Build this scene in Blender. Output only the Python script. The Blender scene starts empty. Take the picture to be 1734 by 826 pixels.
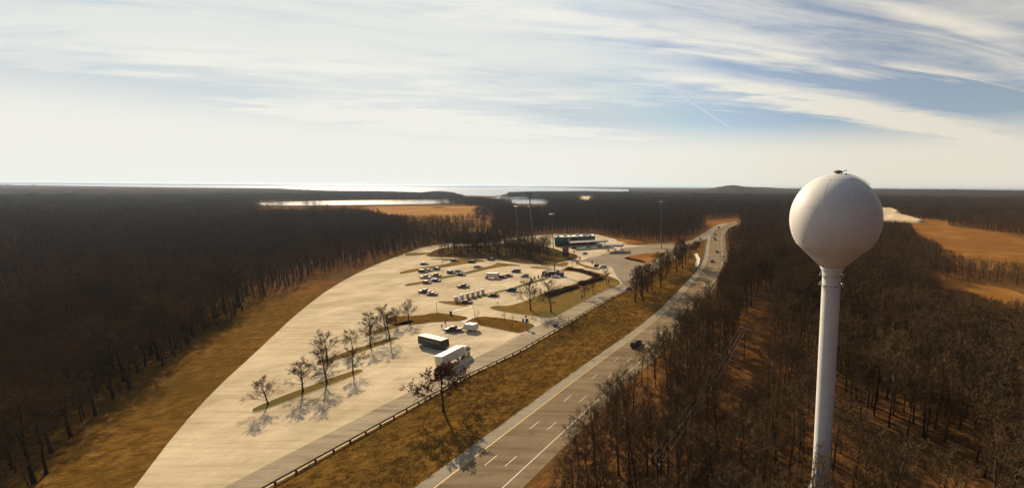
import bpy, math, random
import numpy as np
from mathutils import Matrix, Vector

# ------------------------------------------------------------------ camera
F, PITCH, ROLL, H = 655.0, math.radians(8.34), math.radians(0.45), 54.0
SC = bpy.context.scene
COL = SC.collection
cd = bpy.data.cameras.new('camera'); cam = bpy.data.objects.new('camera', cd); COL.objects.link(cam)
cd.sensor_fit = 'HORIZONTAL'; cd.sensor_width = 36.0; cd.lens = F/1734*36; cd.shift_x = -338/1734
cd.clip_start = 0.5; cd.clip_end = 90000
cam.matrix_world = Matrix.Translation((0, 0, H)) @ Matrix.Rotation(math.pi/2-PITCH, 4, 'X') @ Matrix.Rotation(ROLL, 4, 'Z')
SC.camera = cam
SC.render.resolution_x, SC.render.resolution_y = 1024, 487
SC.render.engine = 'CYCLES'
SC.view_settings.view_transform = 'Standard'; SC.view_settings.look = 'None'
SC.view_settings.gamma = 1; SC.view_settings.exposure = 0.48

# ------------------------------------------------------------------ light
SUN_AZ, SUN_EL = math.radians(133), math.radians(26)       # towards the sun, azimuth from +X
w = bpy.data.worlds.new('World'); SC.world = w; w.use_nodes = True
N = w.node_tree.nodes; L = w.node_tree.links
bg = N['Background']; bg.inputs['Strength'].default_value = 0.059
sky = N.new('ShaderNodeTexSky'); sky.sky_type = 'NISHITA'; sky.sun_disc = False
sky.sun_elevation = SUN_EL; sky.sun_rotation = math.pi/2 - SUN_AZ
sky.air_density = 1.0; sky.dust_density = 0.8; sky.ozone_density = 1.2; sky.altitude = 60
def wn(t, **k):
    n = N.new(t)
    for a, b in k.items(): setattr(n, a, b)
    return n
def wmath(op, a, b=None, c=None, clamp=False):
    n = wn('ShaderNodeMath', operation=op, use_clamp=clamp)
    for i, v in enumerate((a, b, c)):
        if v is None: continue
        if isinstance(v, (int, float)): n.inputs[i].default_value = v
        else: L.new(v, n.inputs[i])
    return n.outputs[0]
def wramp(v, a, b, lo=0.0, hi=1.0):
    n = wn('ShaderNodeMapRange', interpolation_type='SMOOTHSTEP')
    L.new(v, n.inputs[0])
    for i, q in enumerate((a, b, lo, hi)): n.inputs[i+1].default_value = q
    return n.outputs[0]
tc = wn('ShaderNodeTexCoord')
sp = wn('ShaderNodeSeparateXYZ'); L.new(tc.outputs['Generated'], sp.inputs[0])
zc = wmath('ADD', wmath('MAXIMUM', sp.outputs[2], 0.0), 0.07)
u = wmath('DIVIDE', sp.outputs[0], zc); v = wmath('DIVIDE', sp.outputs[1], zc)
def plane(rot, sx, sy, off):
    c_, s_ = math.cos(rot), math.sin(rot)
    a = wmath('ADD', wmath('MULTIPLY', u, c_*sx), wmath('MULTIPLY', v, s_*sx))
    b = wmath('ADD', wmath('MULTIPLY', u, -s_*sy), wmath('MULTIPLY', v, c_*sy))
    cb = wn('ShaderNodeCombineXYZ'); L.new(a, cb.inputs[0]); L.new(b, cb.inputs[1]); cb.inputs[2].default_value = off
    return cb.outputs[0]
def noise(vec, scale, detail, rough, dist=0.0):
    n = wn('ShaderNodeTexNoise'); L.new(vec, n.inputs['Vector'])
    n.inputs['Scale'].default_value = scale; n.inputs['Detail'].default_value = detail
    n.inputs['Roughness'].default_value = rough; n.inputs['Distortion'].default_value = dist
    return n.outputs[0]
band = noise(plane(0.22, 0.16, 0.62, 3.1), 1.0, 3, 0.5, 0.3)           # broad sheets of cirrus
wisp = noise(plane(0.30, 0.50, 2.6, 7.7), 1.0, 8, 0.62, 0.9)           # fibres in them
fine = noise(plane(0.05, 2.0, 6.5, 1.3), 1.0, 6, 0.6, 0.6)
def pix(x, y):
    a, b = x-1205, y-413; c_, s_ = math.cos(ROLL), math.sin(ROLL)
    a, b = a*c_+b*s_, -a*s_+b*c_
    uu, vv = a/F, -b/F
    return Vector((uu, math.cos(PITCH)+vv*math.sin(PITCH), -math.sin(PITCH)+vv*math.cos(PITCH)))
# the cirrus sheets seen ahead, each a long soft streak of the sky, frayed by the fibres
fwd = wmath('MAXIMUM', sp.outputs[1], 0.05)
az_ = wmath('DIVIDE', sp.outputs[0], fwd); el_ = wmath('DIVIDE', sp.outputs[2], fwd)
warp = wmath('MULTIPLY', wmath('SUBTRACT', wisp, 0.5), 0.085)
elw = wmath('ADD', el_, warp)
STREAKS = [(800, 208, 330, 22, .08, .95), (1490, 201, 250, 20, .20, .85), (1430, 236, 260, 9, .05, .6), (1330, 158, 200, 11, .10, .5), (860, 160, 260, 20, .05, .6),
           (1620, 135, 120, 8, .15, .45), (400, 120, 500, 40, .05, .5), (1100, 60, 500, 25, .12, .5), (1600, 40, 260, 22, .2, .5), (1010, 185, 150, 6, .05, .3),
           (1110, 203, 170, 17, .10, -.75), (1350, 207, 100, 10, .12, -.6), (1660, 165, 150, 14, .15, -.5), (1200, 100, 300, 22, .12, -.4)]
tot = wmath('MULTIPLY', wramp(wmath('ADD', wmath('MULTIPLY', band, 1.25), wmath('ADD', wmath('MULTIPLY', wisp, 0.75), wmath('MULTIPLY', fine, 0.25))), 0.95, 1.34), 0.72)
for (sx_, sy_, la_, th_, sl_, wt_) in STREAKS:
    d_ = pix(sx_, sy_); a0_, e0_ = d_.x/d_.y, d_.z/d_.y
    da = wmath('SUBTRACT', az_, a0_); de = wmath('SUBTRACT', elw, wmath('SUBTRACT', e0_, wmath('MULTIPLY', da, sl_+0.008)))
    q_ = wmath('ADD', wmath('POWER', wmath('ABSOLUTE', wmath('DIVIDE', da, la_/F)), 2.0), wmath('POWER', wmath('ABSOLUTE', wmath('DIVIDE', de, th_/F)), 2.0))
    g_ = wmath('POWER', 2.718, wmath('MULTIPLY', q_, -1.0))
    tot = wmath('ADD', tot, wmath('MULTIPLY', g_, wt_) if wt_ < 0 else wmath('MULTIPLY', wmath('MULTIPLY', g_, wt_), wramp(fine, 0.25, 0.6, 0.65, 1.0)))
cov = wmath('MINIMUM', wmath('MAXIMUM', tot, 0.2), 0.95)
low = wramp(sp.outputs[2], 0.075, 0.19, 0.95, 0.0)                      # thick veil low over the horizon
cov2 = wmath('MAXIMUM', cov, low)
# the contrail: a thin arc of the sky between two directions
d1, d2 = pix(1112, 136).normalized(), pix(1238, 217).normalized()
nn = d1.cross(d2).normalized()
def wdot(vec):
    n = wn('ShaderNodeVectorMath', operation='DOT_PRODUCT'); L.new(tc.outputs['Generated'], n.inputs[0]); n.inputs[1].default_value = vec
    return n.outputs['Value']
side = wmath('ABSOLUTE', wdot(nn))
along = wdot((d2-d1).normalized())
e1, e2 = d1.dot((d2-d1).normalized()), d2.dot((d2-d1).normalized())
trail = wmath('MULTIPLY', wramp(side, 0.0004, 0.0022, 1.0, 0.0), wmath('MULTIPLY', wramp(along, e1-0.05, e1+0.02), wramp(along, e2-0.01, e2+0.004, 1.0, 0.0)))
cov3 = wmath('MAXIMUM', cov2, wmath('MULTIPLY', trail, 0.6))
mx = wn('ShaderNodeMix', data_type='RGBA'); L.new(cov3, mx.inputs['Factor'])
cc = wn('ShaderNodeMix', data_type='RGBA'); L.new(wramp(wdot(Vector((math.cos(SUN_AZ), math.sin(SUN_AZ), 0.35)).normalized()), 0.35, 0.98), cc.inputs['Factor'])
cc.inputs['A'].default_value = (9.9, 9.2, 7.8, 1); cc.inputs['B'].default_value = (10.8, 10.7, 9.8, 1)
dim = wramp(wdot(Vector((math.cos(SUN_AZ), math.sin(SUN_AZ), 0.0))), -0.45, 0.12, 0.10, 1.0)      # unseen clouds opposite the sun, dimmed to lessen fill on shaded sides
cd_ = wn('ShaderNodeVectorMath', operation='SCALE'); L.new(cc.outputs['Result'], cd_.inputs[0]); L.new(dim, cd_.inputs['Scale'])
skc = wn('ShaderNodeMix', data_type='RGBA', blend_type='MULTIPLY'); skc.inputs['Factor'].default_value = 1
L.new(sky.outputs[0], skc.inputs['A']); skc.inputs['B'].default_value = (0.90, 1.0, 1.10, 1)
sd_ = wn('ShaderNodeVectorMath', operation='SCALE'); L.new(skc.outputs['Result'], sd_.inputs[0]); L.new(wramp(dim, 0.1, 1.0, 0.5, 1.0), sd_.inputs['Scale'])  # clear sky behind the camera dimmed too, for weaker fill light
sm_ = wn('ShaderNodeVectorMath', operation='MINIMUM'); L.new(sd_.outputs[0], sm_.inputs[0]); sm_.inputs[1].default_value = (6.1, 7.2, 8.1)
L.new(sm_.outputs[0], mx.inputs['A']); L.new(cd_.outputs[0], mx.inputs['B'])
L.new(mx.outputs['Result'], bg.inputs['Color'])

sl = bpy.data.lights.new('sun', 'SUN'); so = bpy.data.objects.new('sun', sl); COL.objects.link(so)
sl.energy = 5.0; sl.angle = math.radians(0.5); sl.color = (1.0, 0.79, 0.52)
sdir = Vector((math.cos(SUN_AZ)*math.cos(SUN_EL), math.sin(SUN_AZ)*math.cos(SUN_EL), math.sin(SUN_EL)))
so.rotation_euler = sdir.to_track_quat('Z', 'Y').to_euler(); so.location = (0, 0, 300)

# ------------------------------------------------------------------ measuring
def at(x, y, z=0.0):
    """where the line of sight through a point of the photograph meets height z"""
    d = pix(x, y); t = (z-H)/d.z
    return (d.x*t, d.y*t)
CP, SP, CR, SR = math.cos(PITCH), math.sin(PITCH), math.cos(ROLL), math.sin(ROLL)
def proj(X, Y, Z):
    Z = Z-H
    d = np.maximum(Y*CP - Z*SP, 0.1); up = Y*SP + Z*CP
    a = X/d*F; b = -up/d*F
    return 1205+a*CR-b*SR, 413+a*SR+b*CR
def inside(px, py, poly):
    px = np.asarray(px, float); py = np.asarray(py, float)
    r = np.zeros(px.shape, bool); n = len(poly)
    for i in range(n):
        x1, y1 = poly[i]; x2, y2 = poly[(i+1) % n]
        if y1 == y2: continue
        c = ((y1 > py) != (y2 > py)) & (px < (x2-x1)*(py-y1)/(y2-y1)+x1)
        r ^= c
    return r
def c1(*p): return [(714+a/6.88, 300+b/6.88) for a, b in p]
def c2(*p): return [(714+a/6.88, 410+b/6.88) for a, b in p]
def c3(*p): return [(714+a/4.858, 520+b/4.858) for a, b in p]
def c4(*p): return [(900+a/8.26, 370+b/8.26) for a, b in p]
def c5(*p): return [(920+a/6.885, 440+b/6.885) for a, b in p]
def c6(*p): return [(1080+a/6.885, 350+b/6.885) for a, b in p]
def c8(*p): return [(1460+a/5.1625, 310+b/5.1625) for a, b in p]
def ground(ps, z=0.0): return [at(x, y, z) for x, y in ps]

# ------------------------------------------------------------------ materials
def mat(name, col, rough=0.8, var=0.0, scale=1.0, bump=0.0, col2=None, metal=0.0, spec=0.5, detail=5, big=None, bscale=None, coat=0.0):
    m = bpy.data.materials.new(name); m.use_nodes = True
    n = m.node_tree.nodes; l = m.node_tree.links; b = n['Principled BSDF']
    b.inputs['Base Color'].default_value = (*col, 1); b.inputs['Roughness'].default_value = rough
    b.inputs['Metallic'].default_value = metal; b.inputs['Specular IOR Level'].default_value = spec
    b.inputs['Coat Weight'].default_value = coat; b.inputs['Coat Roughness'].default_value = 0.05
    if var or col2:
        t = n.new('ShaderNodeTexCoord'); nz = n.new('ShaderNodeTexNoise'); l.new(t.outputs['Object'], nz.inputs['Vector'])
        nz.inputs['Scale'].default_value = scale; nz.inputs['Detail'].default_value = detail; nz.inputs['Roughness'].default_value = 0.6
        r = n.new('ShaderNodeMapRange'); l.new(nz.outputs[0], r.inputs[0]); r.inputs[1].default_value = 0.32; r.inputs[2].default_value = 0.68
        c_b = col2 or tuple(min(1, k*(1+var)) for k in col); c_a = col if col2 else tuple(k*(1-var) for k in col)
        x = n.new('ShaderNodeMix'); x.data_type = 'RGBA'; l.new(r.outputs[0], x.inputs['Factor'])
        x.inputs['A'].default_value = (*c_a, 1); x.inputs['B'].default_value = (*c_b, 1)
        out = x.outputs['Result']
        if big:
            nb = n.new('ShaderNodeTexNoise'); l.new(t.outputs['Object'], nb.inputs['Vector'])
            nb.inputs['Scale'].default_value = big[0]; nb.inputs['Detail'].default_value = 4; nb.inputs['Roughness'].default_value = 0.65
            rb = n.new('ShaderNodeMapRange'); l.new(nb.outputs[0], rb.inputs[0]); rb.inputs[1].default_value = 0.38; rb.inputs[2].default_value = 0.66
            y = n.new('ShaderNodeMix'); y.data_type = 'RGBA'; l.new(rb.outputs[0], y.inputs['Factor'])
            l.new(out, y.inputs['A']); y.inputs['B'].default_value = (*big[1], 1); out = y.outputs['Result']
        l.new(out, b.inputs['Base Color'])
        if bump:
            bz = n.new('ShaderNodeTexNoise'); l.new(t.outputs['Object'], bz.inputs['Vector']); bz.inputs['Scale'].default_value = bscale or scale*3
            bz.inputs['Detail'].default_value = 6
            bp = n.new('ShaderNodeBump'); l.new(bz.outputs[0], bp.inputs['Height']); bp.inputs['Strength'].default_value = 1.0; bp.inputs['Distance'].default_value = bump
            l.new(bp.outputs[0], b.inputs['Normal'])
    return m
M = {}
def MM(k, *a, **b): M[k] = mat(k, *a, **b); return M[k]
MM('litter', (0.095, 0.042, 0.014), 0.95, col2=(0.26, 0.118, 0.038), scale=0.35, bump=0.3, bscale=1.2, detail=9, big=(0.03, (0.10, 0.06, 0.03)), spec=0.0)
MM('grass', (0.065, 0.033, 0.007), 0.95, col2=(0.27, 0.143, 0.034), scale=0.4, bump=0.3, bscale=1.6, detail=10, big=(0.045, (0.105, 0.062, 0.013)), spec=0.0)
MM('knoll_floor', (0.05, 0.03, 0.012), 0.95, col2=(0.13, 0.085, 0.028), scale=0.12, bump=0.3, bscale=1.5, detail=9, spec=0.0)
MM('island_grass', (0.15, 0.085, 0.020), 0.95, col2=(0.30, 0.170, 0.046), scale=0.3, bump=0.15, bscale=2, detail=8, big=(0.04, (0.13, 0.11, 0.035)), spec=0.0)
MM('field_grass', (0.17, 0.078, 0.020), 0.95, col2=(0.35, 0.175, 0.050), scale=0.035, bump=0.5, bscale=0.6, detail=9, big=(0.012, (0.22, 0.10, 0.028)), spec=0.0)
MM('sand', (0.55, 0.42, 0.26), 0.95, col2=(0.75, 0.62, 0.42), scale=0.05, bump=0.8, bscale=0.2, spec=0.0)
MM('ochre', (0.26, 0.12, 0.035), 0.95, col2=(0.48, 0.26, 0.085), scale=0.02, bump=0.8, bscale=0.1, spec=0.0)
MM('verge', (0.30, 0.19, 0.09), 0.9, col2=(0.40, 0.27, 0.13), scale=0.5, bump=0.05, spec=0.0)
MM('kerb', (0.52, 0.46, 0.35), 0.8, var=0.15, scale=1.5)
MM('paint_white', (0.50, 0.46, 0.39), 0.6, var=0.12, scale=2)
MM('paint_yellow', (0.50, 0.30, 0.05), 0.6, var=0.12, scale=2)
MM('water', (0.02, 0.03, 0.035), 0.16, var=0.1, scale=0.02, bump=0.25, bscale=0.15, spec=0.6)
MM('bark', (0.035, 0.025, 0.017), 0.9, col2=(0.085, 0.062, 0.042), scale=2.5, spec=0.0)
MM('twig', (0.075, 0.049, 0.024), 0.9, col2=(0.155, 0.100, 0.048), scale=0.25, spec=0.0)
MM('leaf', (0.13, 0.060, 0.032), 0.9, col2=(0.24, 0.115, 0.05), scale=1.5, spec=0.0)
MM('hedge', (0.12, 0.065, 0.03), 0.95, col2=(0.26, 0.145, 0.06), scale=0.8, spec=0.0)
MM('tower_paint', (0.70, 0.70, 0.685), 0.55, var=0.05, scale=0.35, detail=7, spec=0.3)
MM('galv', (0.36, 0.36, 0.35), 0.45, var=0.15, scale=3, metal=0.8)
MM('pole_grey', (0.17, 0.17, 0.17), 0.6, var=0.1, scale=1)
MM('rust_steel', (0.06, 0.035, 0.022), 0.9, col2=(0.11, 0.07, 0.045), scale=2, spec=0.1)
MM('dark', (0.015, 0.015, 0.016), 0.6)
MM('rubber', (0.02, 0.02, 0.02), 0.85)
MM('glass', (0.010, 0.012, 0.014), 0.12, spec=0.4)
MM('chrome', (0.6, 0.6, 0.6), 0.25, metal=1)
MM('lamp_glass', (0.8, 0.8, 0.76), 0.2)
MM('tail_red', (0.4, 0.02, 0.015), 0.3)
MM('black', (0.012, 0.012, 0.014), 0.38, coat=0.15)
MM('dark_grey', (0.05, 0.055, 0.06), 0.38, coat=0.15)
MM('dark_green', (0.02, 0.04, 0.035), 0.38, coat=0.15)
MM('silver', (0.27, 0.28, 0.29), 0.3, metal=0.6, coat=0.5)
MM('white', (0.75, 0.75, 0.73), 0.35, coat=0.5)
MM('red', (0.25, 0.018, 0.02), 0.38, coat=0.15)
MM('maroon', (0.10, 0.012, 0.02), 0.38, coat=0.15)
MM('blue', (0.02, 0.05, 0.14), 0.38, coat=0.15)
MM('sign_blue', (0.01, 0.10, 0.42), 0.5)
MM('sign_green', (0.03, 0.16, 0.07), 0.5)
MM('sign_red', (0.45, 0.02, 0.02), 0.5)
MM('sign_orange', (0.65, 0.20, 0.03), 0.5)
MM('sign_yellow', (0.62, 0.55, 0.05), 0.5)
MM('wood', (0.07, 0.045, 0.028), 0.85, var=0.3, scale=2)
MM('box_white', (0.72, 0.71, 0.68), 0.45, var=0.05, scale=0.6)
MM('roof_white', (0.78, 0.75, 0.68), 0.7, var=0.08, scale=0.3)
MM('facade', (0.13, 0.20, 0.20), 0.5, var=0.1, scale=0.4)
MM('brick_brown', (0.085, 0.048, 0.03), 0.85, col2=(0.12, 0.07, 0.045), scale=3)
MM('pump', (0.35, 0.37, 0.4), 0.5)
MM('teal', (0.03, 0.28, 0.42), 0.4)
MM('skin', (0.42, 0.24, 0.17), 0.6); MM('hair', (0.03, 0.02, 0.015), 0.7)
MM('jacket', (0.03, 0.03, 0.04), 0.8); MM('trousers', (0.04, 0.05, 0.09), 0.8)

for nm_, tones in (('twig', ((0.15, 0.105, 0.055), (0.10, 0.085, 0.065), (0.14, 0.075, 0.040))), ('bark', ((0.11, 0.085, 0.06), (0.055, 0.045, 0.036), (0.09, 0.06, 0.036)))):
    n_ = M[nm_].node_tree.nodes; l_ = M[nm_].node_tree.links; src_ = n_['Principled BSDF'].inputs['Base Color'].links[0].from_socket      # each tree its own tone
    oi_ = n_.new('ShaderNodeObjectInfo'); cr = n_.new('ShaderNodeValToRGB'); l_.new(oi_.outputs['Random'], cr.inputs[0]); cr.color_ramp.interpolation = 'LINEAR'
    cr.color_ramp.elements[0].color = (*[c*0.45 for c in tones[0]], 1); cr.color_ramp.elements[1].color = (*[c*1.25 for c in tones[0]], 1)
    for p_, c_ in ((0.33, tones[1]), (0.66, tones[2])): e_ = cr.color_ramp.elements.new(p_); e_.color = (*c_, 1)
    mx_ = n_.new('ShaderNodeMix'); mx_.data_type = 'RGBA'; mx_.inputs['Factor'].default_value = 0.6; l_.new(src_, mx_.inputs['A']); l_.new(cr.outputs[0], mx_.inputs['B']); l_.new(mx_.outputs['Result'], n_['Principled BSDF'].inputs['Base Color'])

def road_mat(name, c_a, c_b, streak, rough, worn):
    m = bpy.data.materials.new(name); m.use_nodes = True
    n = m.node_tree.nodes; l = m.node_tree.links; b = n['Principled BSDF']; b.inputs['Roughness'].default_value = rough; b.inputs['Specular IOR Level'].default_value = 0.0
    t = n.new('ShaderNodeTexCoord')
    def nz(rot, scl, sc, det):
        mp = n.new('ShaderNodeMapping'); l.new(t.outputs['Object'], mp.inputs[0]); mp.inputs['Rotation'].default_value = (0, 0, rot); mp.inputs['Scale'].default_value = scl
        q = n.new('ShaderNodeTexNoise'); l.new(mp.outputs[0], q.inputs['Vector']); q.inputs['Scale'].default_value = sc; q.inputs['Detail'].default_value = det; q.inputs['Roughness'].default_value = 0.65
        return q.outputs[0]
    def mr(v, a, b2, lo, hi):
        r = n.new('ShaderNodeMapRange'); l.new(v, r.inputs[0])
        for i, q in enumerate((a, b2, lo, hi)): r.inputs[i+1].default_value = q
        return r.outputs[0]
    x = n.new('ShaderNodeMix'); x.data_type = 'RGBA'; l.new(mr(nz(0, (1, 1, 1), 0.06, 8), 0.35, 0.65, 0, 1), x.inputs['Factor'])
    x.inputs['A'].default_value = (*c_a, 1); x.inputs['B'].default_value = (*c_b, 1)
    s = n.new('ShaderNodeMix'); s.data_type = 'RGBA'; s.blend_type = 'MULTIPLY'
    l.new(mr(nz(-streak, (0.05, 1, 1), 0.55, 6), 0.45, 0.68, 0, worn), s.inputs['Factor'])
    l.new(x.outputs['Result'], s.inputs['A']); s.inputs['B'].default_value = (0.55, 0.52, 0.48, 1)
    # slab joints
    mp = n.new('ShaderNodeMapping'); l.new(t.outputs['Object'], mp.inputs[0]); mp.inputs['Rotation'].default_value = (0, 0, -streak)
    br = n.new('ShaderNodeTexBrick'); l.new(mp.outputs[0], br.inputs['Vector']); br.inputs['Scale'].default_value = 1.0; br.offset = 0
    br.inputs['Brick Width'].default_value = 6.0; br.inputs['Row Height'].default_value = 4.2; br.inputs['Mortar Size'].default_value = 0.05; br.inputs['Mortar Smooth'].default_value = 0.3
    j = n.new('ShaderNodeMix'); j.data_type = 'RGBA'; j.blend_type = 'MULTIPLY'
    k = n.new('ShaderNodeMath'); k.operation = 'MULTIPLY'; l.new(br.outputs['Fac'], k.inputs[0]); k.inputs[1].default_value = 0.5
    l.new(k.outputs[0], j.inputs['Factor']); l.new(s.outputs['Result'], j.inputs['A']); j.inputs['B'].default_value = (0.4, 0.38, 0.35, 1)
    # oil drops and patches
    o = n.new('ShaderNodeMix'); o.data_type = 'RGBA'; o.blend_type = 'MULTIPLY'
    l.new(mr(nz(0, (1, 1, 1), 0.22, 9), 0.58, 0.72, 0, 0.5), o.inputs['Factor']); l.new(j.outputs['Result'], o.inputs['A']); o.inputs['B'].default_value = (0.5, 0.46, 0.42, 1)
    l.new(o.outputs['Result'], b.inputs['Base Color'])
    bp = n.new('ShaderNodeBump'); l.new(nz(0, (1, 1, 1), 1.5, 8), bp.inputs['Height']); bp.inputs['Distance'].default_value = 0.02; l.new(bp.outputs[0], b.inputs['Normal'])
    M[name] = m
road_mat('concrete', (0.47, 0.385, 0.255), (0.73, 0.61, 0.43), 0.1, 0.85, 0.45)
road_mat('asphalt', (0.22, 0.168, 0.105), (0.28, 0.215, 0.14), 1.30, 0.8, 0.8)
road_mat('ramp_paving', (0.34, 0.285, 0.20), (0.44, 0.37, 0.27), 1.26, 0.8, 0.9)
road_mat('apron_asphalt', (0.27, 0.225, 0.165), (0.33, 0.28, 0.21), 0.3, 0.85, 0.5)
road_mat('shoulder', (0.30, 0.26, 0.195), (0.36, 0.315, 0.24), 1.30, 0.85, 0.4)

# ------------------------------------------------------------------ mesh building
class MB:
    def __init__(s): s.v = []; s.f = []; s.m = []; s.mats = []
    def mi(s, m):
        if m not in s.mats: s.mats.append(m)
        return s.mats.index(m)
    def add(s, vs, fs, m):
        o = len(s.v); s.v += [tuple(p) for p in vs]; i = s.mi(m)
        for f in fs: s.f.append(tuple(k+o for k in f)); s.m.append(i)
        return s
    def box(s, c, d, m, rz=0, taper=1.0):
        x, y, z = d[0]/2, d[1]/2, d[2]/2; ca, sa = math.cos(rz), math.sin(rz); vs = []
        for k in (-1, 1):
            t = taper if k > 0 else 1
            for a, b in ((-1, -1), (1, -1), (1, 1), (-1, 1)):
                X, Y = a*x*t, b*y*t; vs.append((c[0]+X*ca-Y*sa, c[1]+X*sa+Y*ca, c[2]+k*z))
        return s.add(vs, [(0, 3, 2, 1), (4, 5, 6, 7), (0, 1, 5, 4), (1, 2, 6, 5), (2, 3, 7, 6), (3, 0, 4, 7)], m)
    def tube(s, pts, rs, m, n=6, cap=True):
        pts = [Vector(p) for p in pts]
        if isinstance(rs, (int, float)): rs = [rs]*len(pts)
        vs = []; fs = []
        for i, p in enumerate(pts):
            d = (pts[min(i+1, len(pts)-1)]-pts[max(i-1, 0)]).normalized()
            a = d.orthogonal().normalized() if abs(d.z) < 0.999 else Vector((1, 0, 0)); b = d.cross(a)
            for k in range(n):
                t = 2*math.pi*k/n; vs.append(p+(a*math.cos(t)+b*math.sin(t))*rs[i])
        for i in range(len(pts)-1):
            for k in range(n): fs.append((i*n+k, i*n+(k+1) % n, (i+1)*n+(k+1) % n, (i+1)*n+k))
        if cap: fs.append(tuple(reversed(range(n)))); fs.append(tuple((len(pts)-1)*n+k for k in range(n)))
        return s.add(vs, fs, m)
    def lathe(s, prof, m, n=48, c=(0, 0, 0)):
        vs = []; fs = []
        for r, z in prof:
            for k in range(n):
                t = 2*math.pi*k/n; vs.append((c[0]+r*math.cos(t), c[1]+r*math.sin(t), c[2]+z))
        for i in range(len(prof)-1):
            for k in range(n): fs.append((i*n+k, i*n+(k+1) % n, (i+1)*n+(k+1) % n, (i+1)*n+k))
        fs.append(tuple(reversed(range(n)))); fs.append(tuple((len(prof)-1)*n+k for k in range(n)))
        return s.add(vs, fs, m)
    def cyl(s, c, r, h, m, n=16, axis='z'):
        a = Vector(c); d = {'x': Vector((h/2, 0, 0)), 'y': Vector((0, h/2, 0)), 'z': Vector((0, 0, h/2))}[axis]
        return s.tube([a-d, a+d], r, m, n)
    def prism_y(s, prof, w0, w1, m, zs=None):
        """side profile (x,z) extruded over y; half width w0 low, w1 high"""
        zmin = min(p[1] for p in prof); zmax = max(p[1] for p in prof); n = len(prof); vs = []
        for sg in (-1, 1):
            for x, z in prof:
                t = (z-zmin)/max(zmax-zmin, 1e-6); vs.append((x, sg*(w0+(w1-w0)*t), z))
        fs = [tuple(range(n)), tuple(reversed(range(n, 2*n)))]+[(i, i+n, (i+1) % n+n, (i+1) % n) for i in range(n)]
        return s.add(vs, fs, m)
    def poly(s, ps, z0, z1, m):
        n = len(ps); s.add([(x, y, z1) for x, y in ps], [tuple(range(n))], m)
        if z1 > z0:
            s.add([(x, y, z0) for x, y in ps]+[(x, y, z1) for x, y in ps], [(i, (i+1) % n, (i+1) % n+n, i+n) for i in range(n)], m)
        return s
    def mesh(s, name, smooth=False):
        me = bpy.data.meshes.new(name); me.from_pydata(s.v, [], s.f)
        for m in s.mats: me.materials.append(M[m])
        me.polygons.foreach_set('material_index', s.m)
        if smooth: me.polygons.foreach_set('use_smooth', [True]*len(s.f))
        me.update(); return me
    def build(s, name, parent=None, smooth=False, **kw):
        o = bpy.data.objects.new(name, s.mesh(name, smooth)); COL.objects.link(o)
        if parent: o.parent = parent
        return tag(o, **kw)
def tag(o, label=None, cat=None, group=None, kind=None):
    for k, v_ in (('label', label), ('category', cat), ('group', group), ('kind', kind)):
        if v_: o[k] = v_
    return o
def empty(name, loc=(0, 0, 0), rz=0, **kw):
    o = bpy.data.objects.new(name, None); COL.objects.link(o); o.location = loc; o.rotation_euler = (0, 0, rz); o.empty_display_size = 0.5
    return tag(o, **kw)
def kids(o): return KID.get(o.name, []) if False else [c for c in o.children]
def copy_tree(o, loc=None, rz=None, label=None, group=None, parent=None):
    c = o.copy(); COL.objects.link(c)
    if parent: c.parent = parent
    if loc: c.location = loc
    if rz is not None: c.rotation_euler = (0, 0, rz)
    if label: c['label'] = label
    if group: c['group'] = group
    for ch in list(o.children): copy_tree(ch, parent=c)
    return c
def chaikin(ps, it=2, closed=True):
    for _ in range(it):
        q = []; n = len(ps)
        if not closed: q.append(ps[0])
        for i in range(n if closed else n-1):
            a, b = ps[i], ps[(i+1) % n]
            q += [(a[0]*.75+b[0]*.25, a[1]*.75+b[1]*.25), (a[0]*.25+b[0]*.75, a[1]*.25+b[1]*.75)]
        if not closed: q.append(ps[-1])
        ps = q
    return ps
def ccw(ps):
    a = sum(ps[i][0]*ps[(i+1) % len(ps)][1]-ps[(i+1) % len(ps)][0]*ps[i][1] for i in range(len(ps)))
    return ps if a > 0 else ps[::-1]
def offset_in(ps, d):
    n = len(ps); out = []
    for i in range(n):
        a, b, c = Vector(ps[i-1]), Vector(ps[i]), Vector(ps[(i+1) % n])
        t = (c-a)
        if t.length < 1e-6: out.append(ps[i]); continue
        t.normalize(); out.append((b.x-t.y*d, b.y+t.x*d))
    return out
def fix_normals(o):
    import bmesh
    bm = bmesh.new(); bm.from_mesh(o.data); bmesh.ops.recalc_face_normals(bm, faces=bm.faces[:]); bm.to_mesh(o.data); bm.free()

# ------------------------------------------------------------------ ground
mb = MB(); R = 42000
rs = [0, 60, 200, 700, 2400, 9000, R]; na = 24
vs = [(0, 0, 0)]+[(r*math.cos(2*math.pi*k/na), r*math.sin(2*math.pi*k/na), 0) for r in rs[1:] for k in range(na)]
fs = [(0, 1+k, 1+(k+1) % na) for k in range(na)]
for i in range(len(rs)-2):
    for k in range(na): fs.append((1+i*na+k, 1+(i+1)*na+k, 1+(i+1)*na+(k+1) % na, 1+i*na+(k+1) % na))
mb.add(vs, fs, 'litter'); mb.build('ground', kind='structure')
def sheet(name, ps, z, m, it=1, **kw):
    q = ccw(chaikin(ps, it)) if it else ccw(ps)
    kw.setdefault('kind', 'structure')
    return MB().poly(q, z, z, m).build(name, **kw)

# guard-rail line of the ramp, and its extension out of the picture
RAIL = ground([(1186, 408), (1170, 419.7), (1145.4, 435.7), (1106, 460.4), (1094.3, 467.6), (1061.6, 490.8), (1001, 524), (960, 549), (891, 590), (802.5, 632), (715, 680.6)])
dv = Vector(RAIL[-1])-Vector(RAIL[-2]); dv.normalize(); RAIL += [(RAIL[-1][0]+dv.x*70, RAIL[-1][1]+dv.y*70)]
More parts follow.
